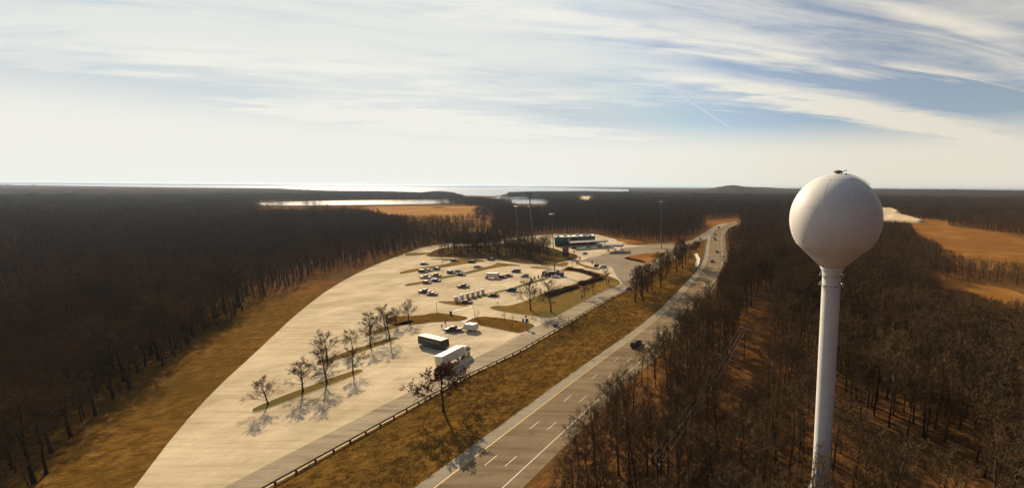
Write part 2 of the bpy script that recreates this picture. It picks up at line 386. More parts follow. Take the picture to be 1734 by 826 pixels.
# the motorway, from its yellow line
YL = ground([(913.5, 688.8), (1000, 622.9), (1096.7, 554), (1140, 514), (1179, 470), (1193.3, 450.2), (1199.5, 431.3), (1200.4, 413.9), (1203.5, 398), (1213, 387.5), (1230, 380), (1249, 375.2)])
dv = Vector(YL[0])-Vector(YL[1]); dv.normalize(); YL = [(YL[0][0]+dv.x*75, YL[0][1]+dv.y*75)]+YL
dv = Vector(YL[-1])-Vector(YL[-2]); dv.normalize(); YL += [(YL[-1][0]+dv.x*500+60, YL[-1][1]+dv.y*500)]
YL = chaikin(YL, 3, False)
def resample(ps, step):
    out = [Vector(ps[0])]; acc = 0.0; last = Vector(ps[0])
    for p in ps[1:]:
        p = Vector(p)
        while (p-last).length >= step:
            last = last+(p-last).normalized()*step; out.append(last.copy())
    return out
YR = resample(YL, 3.0)
def offs(line, d):
    out = []
    for i, p in enumerate(line):
        t = (line[min(i+1, len(line)-1)]-line[max(i-1, 0)]).normalized(); out.append(Vector((p.x+t.y*d, p.y-t.x*d)))
    return out
def strip(name, line, d0, d1, z, m, **kw):
    a, b = offs(line, d0), offs(line, d1); n = len(a)
    kw.setdefault('kind', 'structure')
    return MB().add([(p.x, p.y, z) for p in a]+[(p.x, p.y, z) for p in b], [(i, i+n, i+1+n, i+1) for i in range(n-1)], m).build(name, **kw)

# grass beside the roads
hw_left = [tuple(p) for p in offs(YR, -3.0)]
i_end = min(range(len(YR)), key=lambda i: (YR[i]-Vector(at(1199, 404))).length)
sheet('grass_verge', hw_left[:i_end]+RAIL, 0.02, 'grass', 0)
sheet('grass_bank', ground([(1120, 412), (1151, 408.5), (1167, 405.5), (1190, 394.5), (1206, 383), (1187, 374.5), (1222, 370.5), (1256, 369), (1262, 376), (1245, 384), (1225, 400), (1190, 405), (1150, 425)]), 0.016, 'field_grass')
sheet('grass_field', ground([(560, 520), (620, 440), (714, 417), (760, 410), (850, 402), (936, 396), (1010, 396), (1047, 402), (1080, 409), (1120, 411), (1120, 440), (1000, 520), (700, 690), (400, 860), (-400, 860), (-500, 640), (0, 500), (300, 458)]), 0.012, 'grass')
strip('right_verge', YR, 15.2, 19.5, 0.018, 'litter')
# motorway surface and paint
strip('highway', YR, -0.1, 12.2, 0.050, 'asphalt')
strip('left_shoulder', YR, -3.3, 0.0, 0.046, 'shoulder')
strip('right_shoulder', YR, 12.0, 15.4, 0.046, 'asphalt')
YRnear = YR
strip('yellow_edge_line', YR, 0.0, 0.28, 0.055, 'paint_yellow')
strip('white_edge_line', YR, 11.75, 12.0, 0.055, 'paint_white')
mb = MB(); fineline = resample(YL, 1.0)
for d in (4.05, 8.0):
    a, b = offs(fineline, d-0.09), offs(fineline, d+0.09); n = len(a)
    for i in range(6+int(d) % 3, n-5, 12):
        k = min(i+3, n-1)
        mb.add([(a[i].x, a[i].y, 0.055), (b[i].x, b[i].y, 0.055), (b[k].x, b[k].y, 0.055), (a[k].x, a[k].y, 0.055)], [(0, 1, 2, 3)], 'paint_white')
mb.build('lane_dashes', kind='structure')

# rest-area paving
EDGE_L = chaikin(ground([(170, 900), (330, 690), (440, 590), (505, 528), (570, 480), (640, 446), (690, 428)]), 2, False)
PAVE = EDGE_L+ground([(700, 424), (714, 419), (743, 414), (760, 411.8), (804, 414), (849, 404), (880, 401), (936, 396.5), (1010, 397), (1034, 403), (1045, 405.5), (1052, 409.5), (1072, 414.5), (1100, 415.2), (1149.7, 412.5), (1167, 408), (1173, 406.6), (1192, 396)])+[tuple(p) for p in RAIL[:]]
sheet('parking_lot', PAVE, 0.036, 'concrete', 0)
sheet('forecourt', ground([(1036, 452), (1010, 447), (985, 441.5), (993, 437), (1010, 435), (1023, 430), (1040, 426), (1060, 419), (1100, 415.6), (1149.5, 413), (1167, 408.6), (1180, 406), (1172, 417), (1145, 434), (1106, 459), (1090, 468), (1062, 489), (1054, 478), (1046, 471)]), 0.040, 'apron_asphalt', 0)
RL = ground([(941.8, 537.3), (1001.3, 503.9), (1030.4, 490.1), (1050.7, 480.7)])
ramp_left = ground([(1195, 393.5), (1173, 406.6), (1149, 414.5), (1130, 430), (1096, 449), (1066, 470)])+RL[::-1]
rdir = (Vector(RAIL[-1])-Vector(RAIL[-3])).normalized()
p0 = Vector(at(919, 547)); ramp_left += [tuple(p0), tuple(Vector(RAIL[-1])+Vector((-rdir.y, rdir.x))*-7.6)]
rr = [tuple(Vector(p)+Vector((-0.5, 0.1))) for p in RAIL]
sheet('ramp_road', rr+ramp_left[::-1], 0.044, 'ramp_paving', 0)
# the merge where the ramp joins the motorway: a painted gore
def line(mb, a, b, w_, m, z=0.06):
    a, b = Vector(a), Vector(b); t = (b-a).normalized(); n_ = Vector((-t.y, t.x))*w_/2
    mb.add([(*(a-n_), z), (*(b-n_), z), (*(b+n_), z), (*(a+n_), z)], [(0, 1, 2, 3)], m)
sheet('ramp_merge', ground([(1171, 407.4), (1190, 395.9), (1210, 382.9), (1225, 377.7), (1240, 378.2), (1212, 388), (1203, 398), (1199, 409), (1193.5, 405), (1186, 408)]), 0.042, 'ramp_paving', 0)
mb = MB()
for a, b, w_, m in [((1193.5, 404), (1210, 388.5), 0.4, 'paint_white'), ((1200.5, 406), (1201.5, 396), 0.4, 'paint_white')]:
    line(mb, at(a[0], a[1]), at(b[0], b[1]), w_, m)
for k in range(5): line(mb, at(1194.5+k*0.8, 403-k*1.6), at(1200.5, 404.5-k*1.8), 0.5, 'paint_white')
for a, b, w_, m in [((345, 300), (520, 235), 0.14, 'paint_white'), ((380, 328), (682, 202), 0.14, 'paint_white'), ((0, 442), (96, 402), 0.14, 'paint_white'), ((415, 420), (790, 258), 0.2, 'paint_yellow'), ((20, 225), (130, 180), 0.14, 'paint_white')]:
    (p, q) = c3(a, b); line(mb, at(*p), at(*q), w_, m)
line(mb, at(767.7, 526.5), at(806, 518.5), 0.7, 'paint_white')
# truck bays further left, same direction
base = Vector(at(*c3((380, 328))[0])); dirv = (Vector(at(*c3((682, 202))[0]))-base).normalized(); nrm = Vector((-dirv.y, dirv.x))
for k in range(1, 22):
    a = base+nrm*4.2*k-dirv*2
    if inside([a.x, (a+dirv*15).x], [a.y, (a+dirv*15).y], PAVE).all(): line(mb, tuple(a), tuple(a+dirv*(15 if k % 2 else 14.5)), 0.13, 'paint_white')
for k in range(2, 24):
    a = base+nrm*4.2*k-dirv*34
    if inside([a.x, (a+dirv*16).x], [a.y, (a+dirv*16).y], PAVE).all(): line(mb, tuple(a), tuple(a+dirv*16), 0.13, 'paint_white')
mb.build('lot_markings', kind='structure')

# ------------------------------------------------------------------ kerbed islands
def island(name, px, m='island_grass', it=2, h=0.14, kw=0.18):
    q = ccw(chaikin(ground(px), it)); mb = MB(); mb.poly(q, 0.0, h, 'kerb'); inn = offset_in(q, kw); mb.poly(inn, h+0.012, h+0.012, m)
    return mb.build(name, kind='structure')
island('grass_island', c2((-260, 345), (0, 297), (60, 285), (250, 262), (400, 222), (300, 208), (110, 205), (90, 196), (300, 192), (600, 190), (750, 215), (745, 228), (610, 236), (450, 262), (250, 298), (0, 330), (-260, 380)), it=1)
island('grass_island', c2((-200, 488), (0, 462), (150, 425), (220, 402), (400, 378), (520, 345), (700, 300), (850, 262), (870, 238), (1010, 250), (1150, 268), (1150, 280), (1040, 274), (880, 295), (700, 333), (540, 372), (420, 396), (230, 430), (0, 485), (-200, 520)), it=1)
island('grass_island', c2((1250, 289), (1290, 284), (1450, 292), (1530, 312), (1500, 316), (1290, 306)), it=1)
island('grass_island', c2((165, 695), (210, 686), (300, 688), (385, 684), (560, 640), (740, 604), (860, 575), (1000, 545), (1260, 465), (1480, 408), (1500, 425), (1280, 485), (1010, 565), (870, 597), (750, 625), (640, 660), (480, 690), (560, 735), (500, 750), (300, 727)), it=1)
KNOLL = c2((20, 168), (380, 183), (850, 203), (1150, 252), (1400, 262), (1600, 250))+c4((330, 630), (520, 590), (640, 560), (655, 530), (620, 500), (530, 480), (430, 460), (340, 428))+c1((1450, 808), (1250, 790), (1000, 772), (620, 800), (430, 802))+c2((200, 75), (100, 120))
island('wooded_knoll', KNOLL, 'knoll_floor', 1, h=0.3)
island('grass_island', c4((120, 640), (330, 640), (520, 600), (510, 668), (380, 668), (120, 664)), it=1)
island('grass_island', c2((-200, 130), (0, 122), (130, 118), (60, 140), (0, 152), (-200, 165)), it=1)
island('grass_island', c4((610, 600), (655, 590), (700, 640), (800, 662), (950, 700), (975, 714), (900, 720), (760, 692), (670, 655), (610, 630)), it=1)
BIG = [(824.5, 522), (837.6, 517.5), (862, 518), (888.4, 510), (917.6, 497), (944.7, 489), (981, 478.5), (1003, 469.5)]+c5((560, 195), (430, 152), (330, 132), (200, 134), (190, 124), (280, 90), (400, 98), (550, 133), (700, 163), (800, 200), (870, 228), (908, 262), (890, 288))+[(1030.4, 489.7), (1001.3, 503.4), (941.8, 536.5), (932, 538.5), (919.8, 537), (899.3, 534.8), (858, 529.6)]
island('grass_island', BIG, it=1)
island('grass_island', [(1056, 436.6), (1067, 432.5), (1100, 428), (1120.7, 428.5), (1138, 427), (1117.8, 434.2), (1096, 448), (1091, 448), (1072, 442.6), (1060, 439.5)], 'field_grass', 1)
island('grass_island', c6((70, 492), (270, 483), (425, 486), (270, 495)), 'field_grass', 1)
island('grass_bank', c6((-250, 430), (0, 428), (250, 425), (490, 408), (480, 420), (250, 438), (0, 452), (-40, 448)), 'field_grass', 1)
island('grass_bank', [(1043, 404.5), (1060, 405.5), (1085, 410.5), (1104, 413.5), (1070, 412.8), (1053, 410), (1044, 408.5)], 'field_grass', 1)
island('grass_island', c3((-300, 75), (0, 70), (110, 42), (260, 60), (405, 85), (330, 117), (160, 122), (50, 130), (0, 140), (-300, 160)), 'grass', 1)
island('grass_island', c3((345, 132), (400, 100), (475, 74), (640, 86), (820, 115), (925, 143), (937, 158), (880, 190), (815, 214), (760, 210), (640, 187), (480, 152)), 'grass', 1)
# long islands between the truck bays further left
BAY_TREES = []
def px_of(v_): a_, b_ = proj(np.array(v_.x), np.array(v_.y), np.array(0.0)); return float(a_), float(b_)
for o_, u0, u1 in ((nrm*14, -46, -22), (nrm*31, -26, -2), (nrm*44, -6, 12)):
    c_ = base+o_
    q_ = [c_+dirv*u0-nrm*1.2, c_+dirv*(u0+2)-nrm*2.4, c_+dirv*(u1-2)-nrm*2.4, c_+dirv*u1, c_+dirv*(u1-2)+nrm*2.4, c_+dirv*(u0+2)+nrm*2.4]
    if inside([p.x for p in q_], [p.y for p in q_], PAVE).all():
        island('grass_island', [px_of(p) for p in q_], it=2); BAY_TREES += [c_+dirv*(u0+(u1-u0)*f_) for f_ in (0.15, 0.42, 0.63, 0.88)]
# kerb lines by the pumps, footpath, drain chute
def kerb_line(name, px, wd=0.5, h=0.14):
    q = [Vector(p) for p in chaikin(ground(px), 2, False)]; a, b = offs(q, -wd/2), offs(q, wd/2); n = len(q); mb = MB()
    vs = [(p.x, p.y, z) for z in (0, h) for p in a]+[(p.x, p.y, z) for z in (0, h) for p in b]
    fs = [(n+i, n+i+1, 3*n+i+1, 3*n+i) for i in range(n-1)]+[(i, i+1, n+i+1, n+i) for i in range(n-1)]+[(2*n+i, 3*n+i, 3*n+i+1, 2*n+i+1) for i in range(n-1)]
    return mb.add(vs, fs, 'kerb').build(name, kind='structure')
kerb_line('kerb', c4((690, 590), (770, 560), (785, 525)), 0.7)
kerb_line('kerb', c4((855, 535), (930, 518), (1000, 497)), 0.9)
kerb_line('kerb', c4((1060, 470), (1180, 440), (1320, 412), (1450, 395), (1652, 378)), 0.9)
kerb_line('kerb', c4((1120, 278), (1190, 300), (1275, 350)), 0.9)
kerb_line('kerb', c5((425, 160), (470, 175), (480, 192)), 0.5)
sheet('footpath', c3_ := ground(c3((322, 118), (395, 84), (412, 90), (350, 128))), 0.05, 'kerb', 0)

# ------------------------------------------------------------------ open country: fields, sand, water
FIELD = [(1540, 371.5), (1580, 371), (1607, 375.5), (1606, 382.5), (1650, 387.5), (1697, 393), (1800, 404), (1800, 448), (1697, 437), (1640, 432), (1618, 425), (1600, 416), (1585, 404), (1558, 397), (1548, 388)]
SANDP = [(1484, 361.5), (1500, 361), (1522, 362.5), (1545, 368), (1568, 372.5), (1560, 374.5), (1530, 373.5), (1484, 371.5)]
SAND2 = [(1484, 352.8), (1512, 353.3), (1526, 358), (1520, 361), (1484, 359.5)]
STRIP2 = [(1551, 478), (1600, 476), (1697, 484), (1800, 494), (1800, 508), (1697, 497), (1640, 489), (1600, 486)]
LFIELD = [(610, 350.5), (660, 349.2), (714, 349), (760, 348.8), (840, 350), (843, 352.5), (818, 354), (803, 358), (795, 362), (760, 366), (714, 368), (640, 366), (612, 356)]
TAN = [(963, 334.8), (976, 332.8), (990, 331.8), (1011, 333), (1000, 336.2), (985, 335)]
PONDS = [[(420, 341), (600, 339), (714, 338.4), (770, 337.8), (802, 339.4), (760, 341.5), (714, 343.2), (420, 346)],
         [(822, 334.3), (850, 332.6), (890, 333), (912, 334.7), (870, 335.2), (845, 335.2)],
         [(864, 337.4), (880, 336.5), (915, 336.8), (948, 341.6), (925, 342.6), (880, 342.6), (864, 341.8)]]
BAY = [(-100, 310.3), (300, 313.4), (714, 316.4), (800, 316.9), (879, 316.6), (960, 318.2), (1060, 320.8), (1092, 323), (1050, 324.2), (985, 323), (900, 324), (862, 324.8), (845, 330.3), (825, 330.6), (786, 329.6), (776, 326.5), (752, 323.6), (735, 323.4), (714, 325.5), (640, 323), (560, 322.5), (470, 319), (300, 317.5), (-100, 311.5)]
FARW = [(300, 311.6), (714, 314.9), (800, 315.5), (872, 315.6), (840, 316.4), (714, 315.7), (300, 312.2)]
FARW = [(100, 309.4), (714, 314.2), (872, 315.6), (760, 315.6), (714, 315.2), (100, 310.0)]
def stretched(px, more):   # the clearing reaches nearer than what the trees in front leave visible
    cy = sum(p[1] for p in px)/len(px)
    return [(x, y+(more if y > cy else 0)) for x, y in px]
sheet('grass_field', ground(stretched(FIELD, 22)), 0.03, 'field_grass')
sheet('grass_field', ground(stretched(STRIP2, 30)), 0.03, 'field_grass')
sheet('grass_field', ground(stretched(LFIELD, 12)), 0.2, 'ochre')
sheet('sand_clearing', ground(stretched(TAN, 2.0)), 0.2, 'sand')
# power line corridor floor is the leaf litter of the ground itself
for i, p in enumerate(PONDS): sheet('pond', ground(stretched(p, 2.6)), 0.25, 'water')
sheet('bay_water', ground(stretched(BAY, 1.5)), 0.3, 'water', 0)
sheet('bay_water', ground(FARW), 0.3, 'water', 0)

def vnoise(x, y, seed=0):
    def h(i, j):
        n = (i.astype(np.int64)*374761393+j.astype(np.int64)*668265263+seed*1442695040) & 0xffffffff
        n = ((n ^ (n >> 13))*1274126177) & 0xffffffff
        return ((n ^ (n >> 16)) & 0xffff)/65535.0
    xi, yi = np.floor(x), np.floor(y); xf, yf = x-xi, y-yi; xf = xf*xf*(3-2*xf); yf = yf*yf*(3-2*yf)
    a, b, c, d = h(xi, yi), h(xi+1, yi), h(xi, yi+1), h(xi+1, yi+1)
    return (a*(1-xf)+b*xf)*(1-yf)+(c*(1-xf)+d*xf)*yf
def mound(name, px, hmax, m, seed, kind='structure', cell=3.0):
    """an earth or sand heap on a footprint"""
    q = ground(px); xs = [p[0] for p in q]; ys = [p[1] for p in q]
    nx, ny = min(90, int((max(xs)-min(xs))/cell)+2), min(90, int((max(ys)-min(ys))/cell)+2)
    X, Y = np.meshgrid(np.linspace(min(xs), max(xs), nx), np.linspace(min(ys), max(ys), ny))
    d = np.full(X.shape, 1e9)
    for i in range(len(q)):
        a, b = np.array(q[i]), np.array(q[(i+1) % len(q)]); ab = b-a; t = np.clip(((X-a[0])*ab[0]+(Y-a[1])*ab[1])/max(ab@ab, 1e-6), 0, 1)
        d = np.minimum(d, np.hypot(X-a[0]-t*ab[0], Y-a[1]-t*ab[1]))
    ins = inside(X, Y, q); Z = np.where(ins, hmax*np.clip(d/(hmax*1.6), 0, 1)*(0.55+0.6*vnoise(X/14, Y/14, seed))+0.35*vnoise(X/4, Y/4, seed+1), -0.5)
    vs = list(zip(X.ravel(), Y.ravel(), Z.ravel())); fs = [(j*nx+i, j*nx+i+1, (j+1)*nx+i+1, (j+1)*nx+i) for j in range(ny-1) for i in range(nx-1)]
    mb = MB(); mb.add(vs, fs, m); return mb.build(name, smooth=True, kind=kind)
mound('sand_heap', stretched(SANDP, 3), 3.5, 'sand', 3)
mound('sand_heap', stretched(SAND2, 2), 4.0, 'sand', 9)
mound('earth_heap', c1((120, 345), (300, 340), (290, 358), (110, 360)), 4, 'ochre', 4, cell=6)
mound('earth_heap', c1((560, 352), (640, 340), (720, 350), (715, 372), (600, 375)), 5, 'ochre', 14, cell=6)
mound('earth_heap', c1((740, 352), (800, 338), (880, 345), (870, 360), (760, 362)), 4, 'ochre', 24, cell=6)

# ------------------------------------------------------------------ trees
class Segs:
    def __init__(s): s.d = {'trunk': [], 'crown': []}
def rand_perp(d, rng):
    a = Vector((rng.gauss(0, 1), rng.gauss(0, 1), rng.gauss(0, 1))); a -= d*a.dot(d)
    return a.normalized()
def grow(seed, Ht, spread=0.26, clear=0.32, n1=11, n2=6, n3=5, n4=4, tw=0.045, lean=0.03, leaves=0, r0=None, forks=False, twl=1.0, up=0.55):
    """a bare deciduous tree: returns (trunk MB, crown MB)"""
    rng = random.Random(seed); T, C = MB(), MB(); r0 = r0 or Ht*0.0125
    def bent(p, d, ln, k, wob, lift):
        pts = [p.copy()]; d = d.copy()
        for _ in range(k):
            d = (d+rand_perp(d, rng)*wob+Vector((0, 0, lift))).normalized(); p = p+d*ln/k; pts.append(p.copy())
        return pts, d
    def ribbon(a, b, w0):
        s_ = (b-a).cross(Vector((rng.gauss(0, 1), rng.gauss(0, 1), rng.gauss(0, 1)))).normalized()*w0/2
        C.add([a-s_, a+s_, b+s_*0.3, b-s_*0.3], [(0, 1, 2, 3)], 'twig')
    def leaf(p):
        a = Vector((rng.gauss(0, 1), rng.gauss(0, 1), rng.gauss(0, 1))).normalized()*0.11; b = rand_perp(a.normalized(), rng)*0.09
        C.add([p-a-b, p+a-b, p+a+b, p-a+b], [(0, 1, 2, 3)], 'leaf')
    tp, td = bent(Vector((0, 0, -0.3)), Vector((rng.uniform(-lean, lean), rng.uniform(-lean, lean), 1)).normalized(), Ht*0.86, 9, 0.055, 0.03)
    rr_ = [r0*(1.25 if i == 0 else 1)*(1-i/9.0)**0.75+0.02 for i in range(10)]
    T.tube(tp, rr_, 'bark', 6)
    for i in range(n1):
        f = clear+(0.97-clear)*(i+rng.random()*0.8)/n1; k = f*9; j = min(int(k), 8); p = tp[j].lerp(tp[j+1], k-j)
        az = i*2.4+rng.uniform(-.5, .5); el = rng.uniform(0.35, 0.75)+0.5*(f-clear)
        d = Vector((math.cos(az)*math.cos(el), math.sin(az)*math.cos(el), math.sin(el)))
        ln = Ht*spread*(1.35-0.85*((f-clear)/(1-clear)))*rng.uniform(0.75, 1.2)
        r1 = max(0.03, r0*0.42*(1-f*0.6))
        bp, bd = bent(p, d, ln, 4, 0.14, 0.10*up)
        T.tube(bp, [r1*(1-q/4.6) for q in range(5)], 'bark', 4, cap=False)
        for a in range(n2):
            g_ = 0.25+0.75*(a+rng.random())/n2; k2 = g_*4; j2 = min(int(k2), 3); p2 = bp[j2].lerp(bp[j2+1], k2-j2)
            dd = (bd+rand_perp(bd, rng)*rng.uniform(0.6, 1.2)+Vector((0, 0, 0.25*up))).normalized(); l2 = ln*rng.uniform(0.3, 0.5)*(1.2-0.5*g_)
            b2, d2_ = bent(p2, dd, l2, 2, 0.2, 0.12*up)
            C.tube(b2, [r1*0.36, r1*0.22, 0.012], 'twig', 3, cap=False)
            for c in range(n3):
                h_ = 0.2+0.8*(c+rng.random())/n3; k3 = h_*2; j3 = min(int(k3), 1); p3 = b2[j3].lerp(b2[j3+1], k3-j3)
                d3 = (d2_+rand_perp(d2_, rng)*rng.uniform(0.5, 1.1)+Vector((0, 0, 0.2*up))).normalized(); l3 = l2*rng.uniform(0.35, 0.6)*twl
                q3 = p3+d3*l3; ribbon(p3, q3, tw)
                for e in range(n4):
                    t_ = 0.3+0.7*(e+rng.random())/n4; p4 = p3.lerp(q3, t_); d4 = (d3+rand_perp(d3, rng)*rng.uniform(0.5, 1.0)+Vector((0, 0, 0.15*up))).normalized()
                    q4 = p4+d4*l3*rng.uniform(0.35, 0.7); ribbon(p4, q4, tw*0.75)
                    if leaves:
                        for _ in range(leaves): leaf(p4.lerp(q4, rng.random()))
    return T, C
def make_tree(name, TC, label, cat='tree', group=None):
    t = empty(name, label=label, cat=cat, group=group); T, C = TC
    T.build('trunk', t, True); C.build('crown', t)
    return t
OUT = (0, -4000, 0)
proto = [make_tree('bare_tree', grow(11+i, 17.5+(i % 3)*1.6, spread=0.20+0.03*(i % 3), clear=(0.40, 0.30, 0.48, 0.35, 0.42, 0.28)[i], n1=14, n2=7, n3=6, n4=4, tw=0.06), 'x') for i in range(6)]
open_proto = [make_tree('bare_tree', grow(51+i, 13.0, spread=0.33, clear=0.20, n1=16, n2=8, n3=6, n4=5, r0=0.26, tw=0.065), 'x') for i in range(3)]
sap_proto = make_tree('sapling', grow(77, 6.0, spread=0.24, clear=0.18, n1=9, n2=4, n3=4, n4=3, r0=0.05, tw=0.03), 'x')
protos = proto+open_proto+[sap_proto]; used = set()
def plant(p, x, y, z, s_, label, group, name=None, rz=None, rng=random.Random(5)):
    """first use moves the prototype itself, later ones copy it"""
    o = p if p.name not in used else copy_tree(p)
    used.add(p.name); o.location = (x, y, z); o.rotation_euler = (0, 0, rng.uniform(0, 6.28) if rz is None else rz); o.scale = (s_, s_, s_*1.0)
    tag(o, label, 'tree' if 'sapling' not in p.name else 'sapling', group)
    return o
# the woods: no tree may stand in front of what the photograph leaves open
V_OPEN = [(-100, 1400), (0, 900), (175, 690), (330, 585), (425, 515), (530, 466), (640, 436), (690, 424), (714, 417), (757, 411), (800, 411), (849, 402), (936, 394), (1010, 394), (1045, 401), (1100, 409), (1150, 407), (1167, 404), (1186, 392), (1203, 382), (1186, 374), (1222, 370), (1251, 368.5), (1256, 377), (1242, 381), (1231, 387), (1225, 395), (1228, 408), (1235, 421), (1234, 437), (1226, 446), (1210, 460), (1190, 484), (1160, 510), (1128, 538), (1098, 566), (1068, 592), (1034, 620), (1008, 650), (990, 690), (962, 745), (920, 830), (860, 1400)]
V_CORR = [(1294, 494), (1279, 519), (1265, 540), (1259, 561), (1252, 582), (1243, 612), (1232, 640), (1222, 680), (1240, 680), (1256, 650), (1275, 620), (1287, 591), (1296, 567), (1306, 530), (1312, 494)]
V_CORR = [(x+(7 if i_ > 8 else -7), y) for i_, (x, y) in enumerate(V_CORR)]
LF_SEEN = [(610, 350.5), (660, 349.2), (714, 349), (760, 348.8), (840, 350), (843, 352.5), (818, 354), (803, 357), (780, 360), (740, 361), (714, 362), (660, 360)]
STRIP_WIDE = [(x, y-4 if y < 485 or i_ < 4 else y+4) for i_, (x, y) in enumerate(STRIP2)]
V_BASE = [V_OPEN, V_CORR, STRIP_WIDE, FIELD, SANDP, SAND2, STRIP2, LF_SEEN, TAN]+PONDS+[BAY]
rngn = np.random.RandomState(4)
def blocked(X, Y, Ht, polys=V_BASE, hs=(0.0, 0.25, 0.5, 0.75, 1.0), slack=0.0):
    b = np.zeros(X.shape, bool)
    jx = rngn.uniform(-slack, slack, X.shape); jy = rngn.uniform(-slack, slack, X.shape)
    for f in hs:
        px, py = proj(X, Y, Ht*f)
        for p in polys: b |= inside(px+jx, py+jy, p)
    return b
YA = np.array([tuple(p) for p in YR]); RA = np.array(RAIL)
tower_xy = (21.0*0+ 18.0, 57.3)
def near_road(X, Y, dmin):
    """keep the carriageway itself free"""
    r = np.zeros(X.shape, bool); mid = np.array([tuple(p) for p in offs(YR, 6.0)])
    for i in range(0, len(mid), 2): r |= (X-mid[i, 0])**2+(Y-mid[i, 1])**2 < dmin**2
    return r
def scatter(r0_, r1_, step, a0=-66, a1=44, jit=0.42):
    n = int(2*r1_/step); g_ = (np.arange(n)-n/2)*step; X, Y = np.meshgrid(g_, g_)
    X = X+rngn.uniform(-jit, jit, X.shape)*step; Y = Y+rngn.uniform(-jit, jit, Y.shape)*step; X, Y = X.ravel(), Y.ravel()
    r = np.hypot(X, Y); a = np.degrees(np.arctan2(X, Y)); k = (r > r0_) & (r < r1_) & (a > a0) & (a < a1)
    return X[k], Y[k]
TX, TY = 0.0, 0.0
def tower_pos():
    d = pix(1413.5, 371); depth = 6.5*F/75.5
    fw = Vector((0, CP, -SP)); t = depth/d.dot(fw); return Vector((0, 0, H))+d*t
TC_ = tower_pos()
X, Y = scatter(28, 270, 4.7)
Ht = 15+6*vnoise(X/40, Y/40, 5)*1.0+rngn.uniform(-1.5, 1.5, X.shape)
left_gap = inside(*proj(X, Y, 0*X), [(1180, 380), (1300, 380), (1300, 480), (1180, 700)])
free = ~blocked(X, Y, Ht, slack=2.5)
for f_ in (0.8, 0.64, 0.5, 0.4, 0.3):      # young growth where the wood meets the open ground
    again = ~free & ~blocked(X, Y, Ht*f_, slack=1.5); Ht = np.where(again, Ht*f_, Ht); free |= again
k = free & ~near_road(X, Y, 11.2) & ~inside(X, Y, PAVE)
k &= (np.hypot(X-TC_.x, Y-TC_.y) > 6.5) & (vnoise(X/13, Y/13, 8) > np.where((Y < 105) & (X > 24), 0.42, 0.10))
X, Y, Ht = X[k], Y[k], Ht[k]
# not so near the drone that a crown fills the frame
k = np.hypot(X, Y) > 40; X, Y, Ht = X[k], Y[k], Ht[k]
ppx, _q = proj(X, Y, 9.0+0*X); order = np.argsort(np.hypot(X, Y)+np.where((ppx < 714) | (ppx > 1750), 500, 0)); NI = 224
def zone_label(x, y):
    if x < -60: return 'bare brown woodland tree behind the parking lot on the left', 'bare trees of the woods by the lot'
    px_, py_ = proj(np.array(x), np.array(y), np.array(8.0))
    if px_ < 1268: return 'bare tree in the woods between the highway and the power line clearing', 'bare trees between highway and power line'
    if px_ < 1397: return 'bare tree in the woods between the power line clearing and the water tower', 'bare trees between power line and water tower'
    return 'bare tree in the woods to the right of the water tower shaft', 'bare trees right of the water tower'
rg = random.Random(9)
ind = order[:NI]; rest = order[NI:]
for i in ind:
    p = proto[rg.randrange(6)]; lb, gr = zone_label(X[i], Y[i])
    plant(p, X[i], Y[i], 0, Ht[i]/19.0, lb, gr, rng=rg)

def scatter_object(name, X, Y, S, sources, **kw):
    """ONE stuff object: instances of the source geometries on points"""
    n = len(X); me = bpy.data.meshes.new(name); me.vertices.add(n); co = np.zeros((n, 3)); co[:, 0] = X; co[:, 1] = Y
    me.vertices.foreach_set('co', co.ravel())
    for nm, ty, arr in (('vs', 'FLOAT', S), ('vr', 'FLOAT', rngn.uniform(0, 6.28, n)), ('vk', 'INT', rngn.randint(0, len(sources), n))):
        a = me.attributes.new(nm, ty, 'POINT'); a.data.foreach_set('value', np.asarray(arr, np.float32 if ty == 'FLOAT' else np.int32))
    o = bpy.data.objects.new(name, me); COL.objects.link(o); tag(o, kind='stuff', **kw)
    ng = bpy.data.node_groups.new(name, 'GeometryNodeTree')
    ng.interface.new_socket('Geometry', in_out='INPUT', socket_type='NodeSocketGeometry'); ng.interface.new_socket('Geometry', in_out='OUTPUT', socket_type='NodeSocketGeometry')
    n_ = ng.nodes; l = ng.links; gi = n_.new('NodeGroupInput'); go = n_.new('NodeGroupOutput'); join = n_.new('GeometryNodeJoinGeometry')
    def attr(nm, ty):
        a = n_.new('GeometryNodeInputNamedAttribute'); a.data_type = ty; a.inputs[0].default_value = nm; return a.outputs[0]
    vs_, vr_, vk_ = attr('vs', 'FLOAT'), attr('vr', 'FLOAT'), attr('vk', 'INT')
    cx = n_.new('ShaderNodeCombineXYZ'); l.new(vr_, cx.inputs[2])
    for i, src in enumerate(sources):
        cmpn = n_.new('FunctionNodeCompare'); cmpn.data_type = 'INT'; cmpn.operation = 'EQUAL'; l.new(vk_, cmpn.inputs[2]); cmpn.inputs[3].default_value = i
        for ob in src:
            oi = n_.new('GeometryNodeObjectInfo'); oi.inputs['Object'].default_value = ob; oi.inputs['As Instance'].default_value = True; oi.transform_space = 'ORIGINAL'
            ip = n_.new('GeometryNodeInstanceOnPoints'); l.new(gi.outputs[0], ip.inputs['Points']); l.new(cmpn.outputs[0], ip.inputs['Selection'])
            l.new(oi.outputs['Geometry'], ip.inputs['Instance']); l.new(cx.outputs[0], ip.inputs['Rotation']); l.new(vs_, ip.inputs['Scale'])
            l.new(ip.outputs[0], join.inputs[0])
    l.new(join.outputs[0], go.inputs[0]); md = o.modifiers.new('scatter', 'NODES'); md.node_group = ng
    return o
SAPX, SAPY = scatter(38, 275, 4.0, a0=-66); SH = rngn.uniform(4.0, 9.5, SAPX.shape)
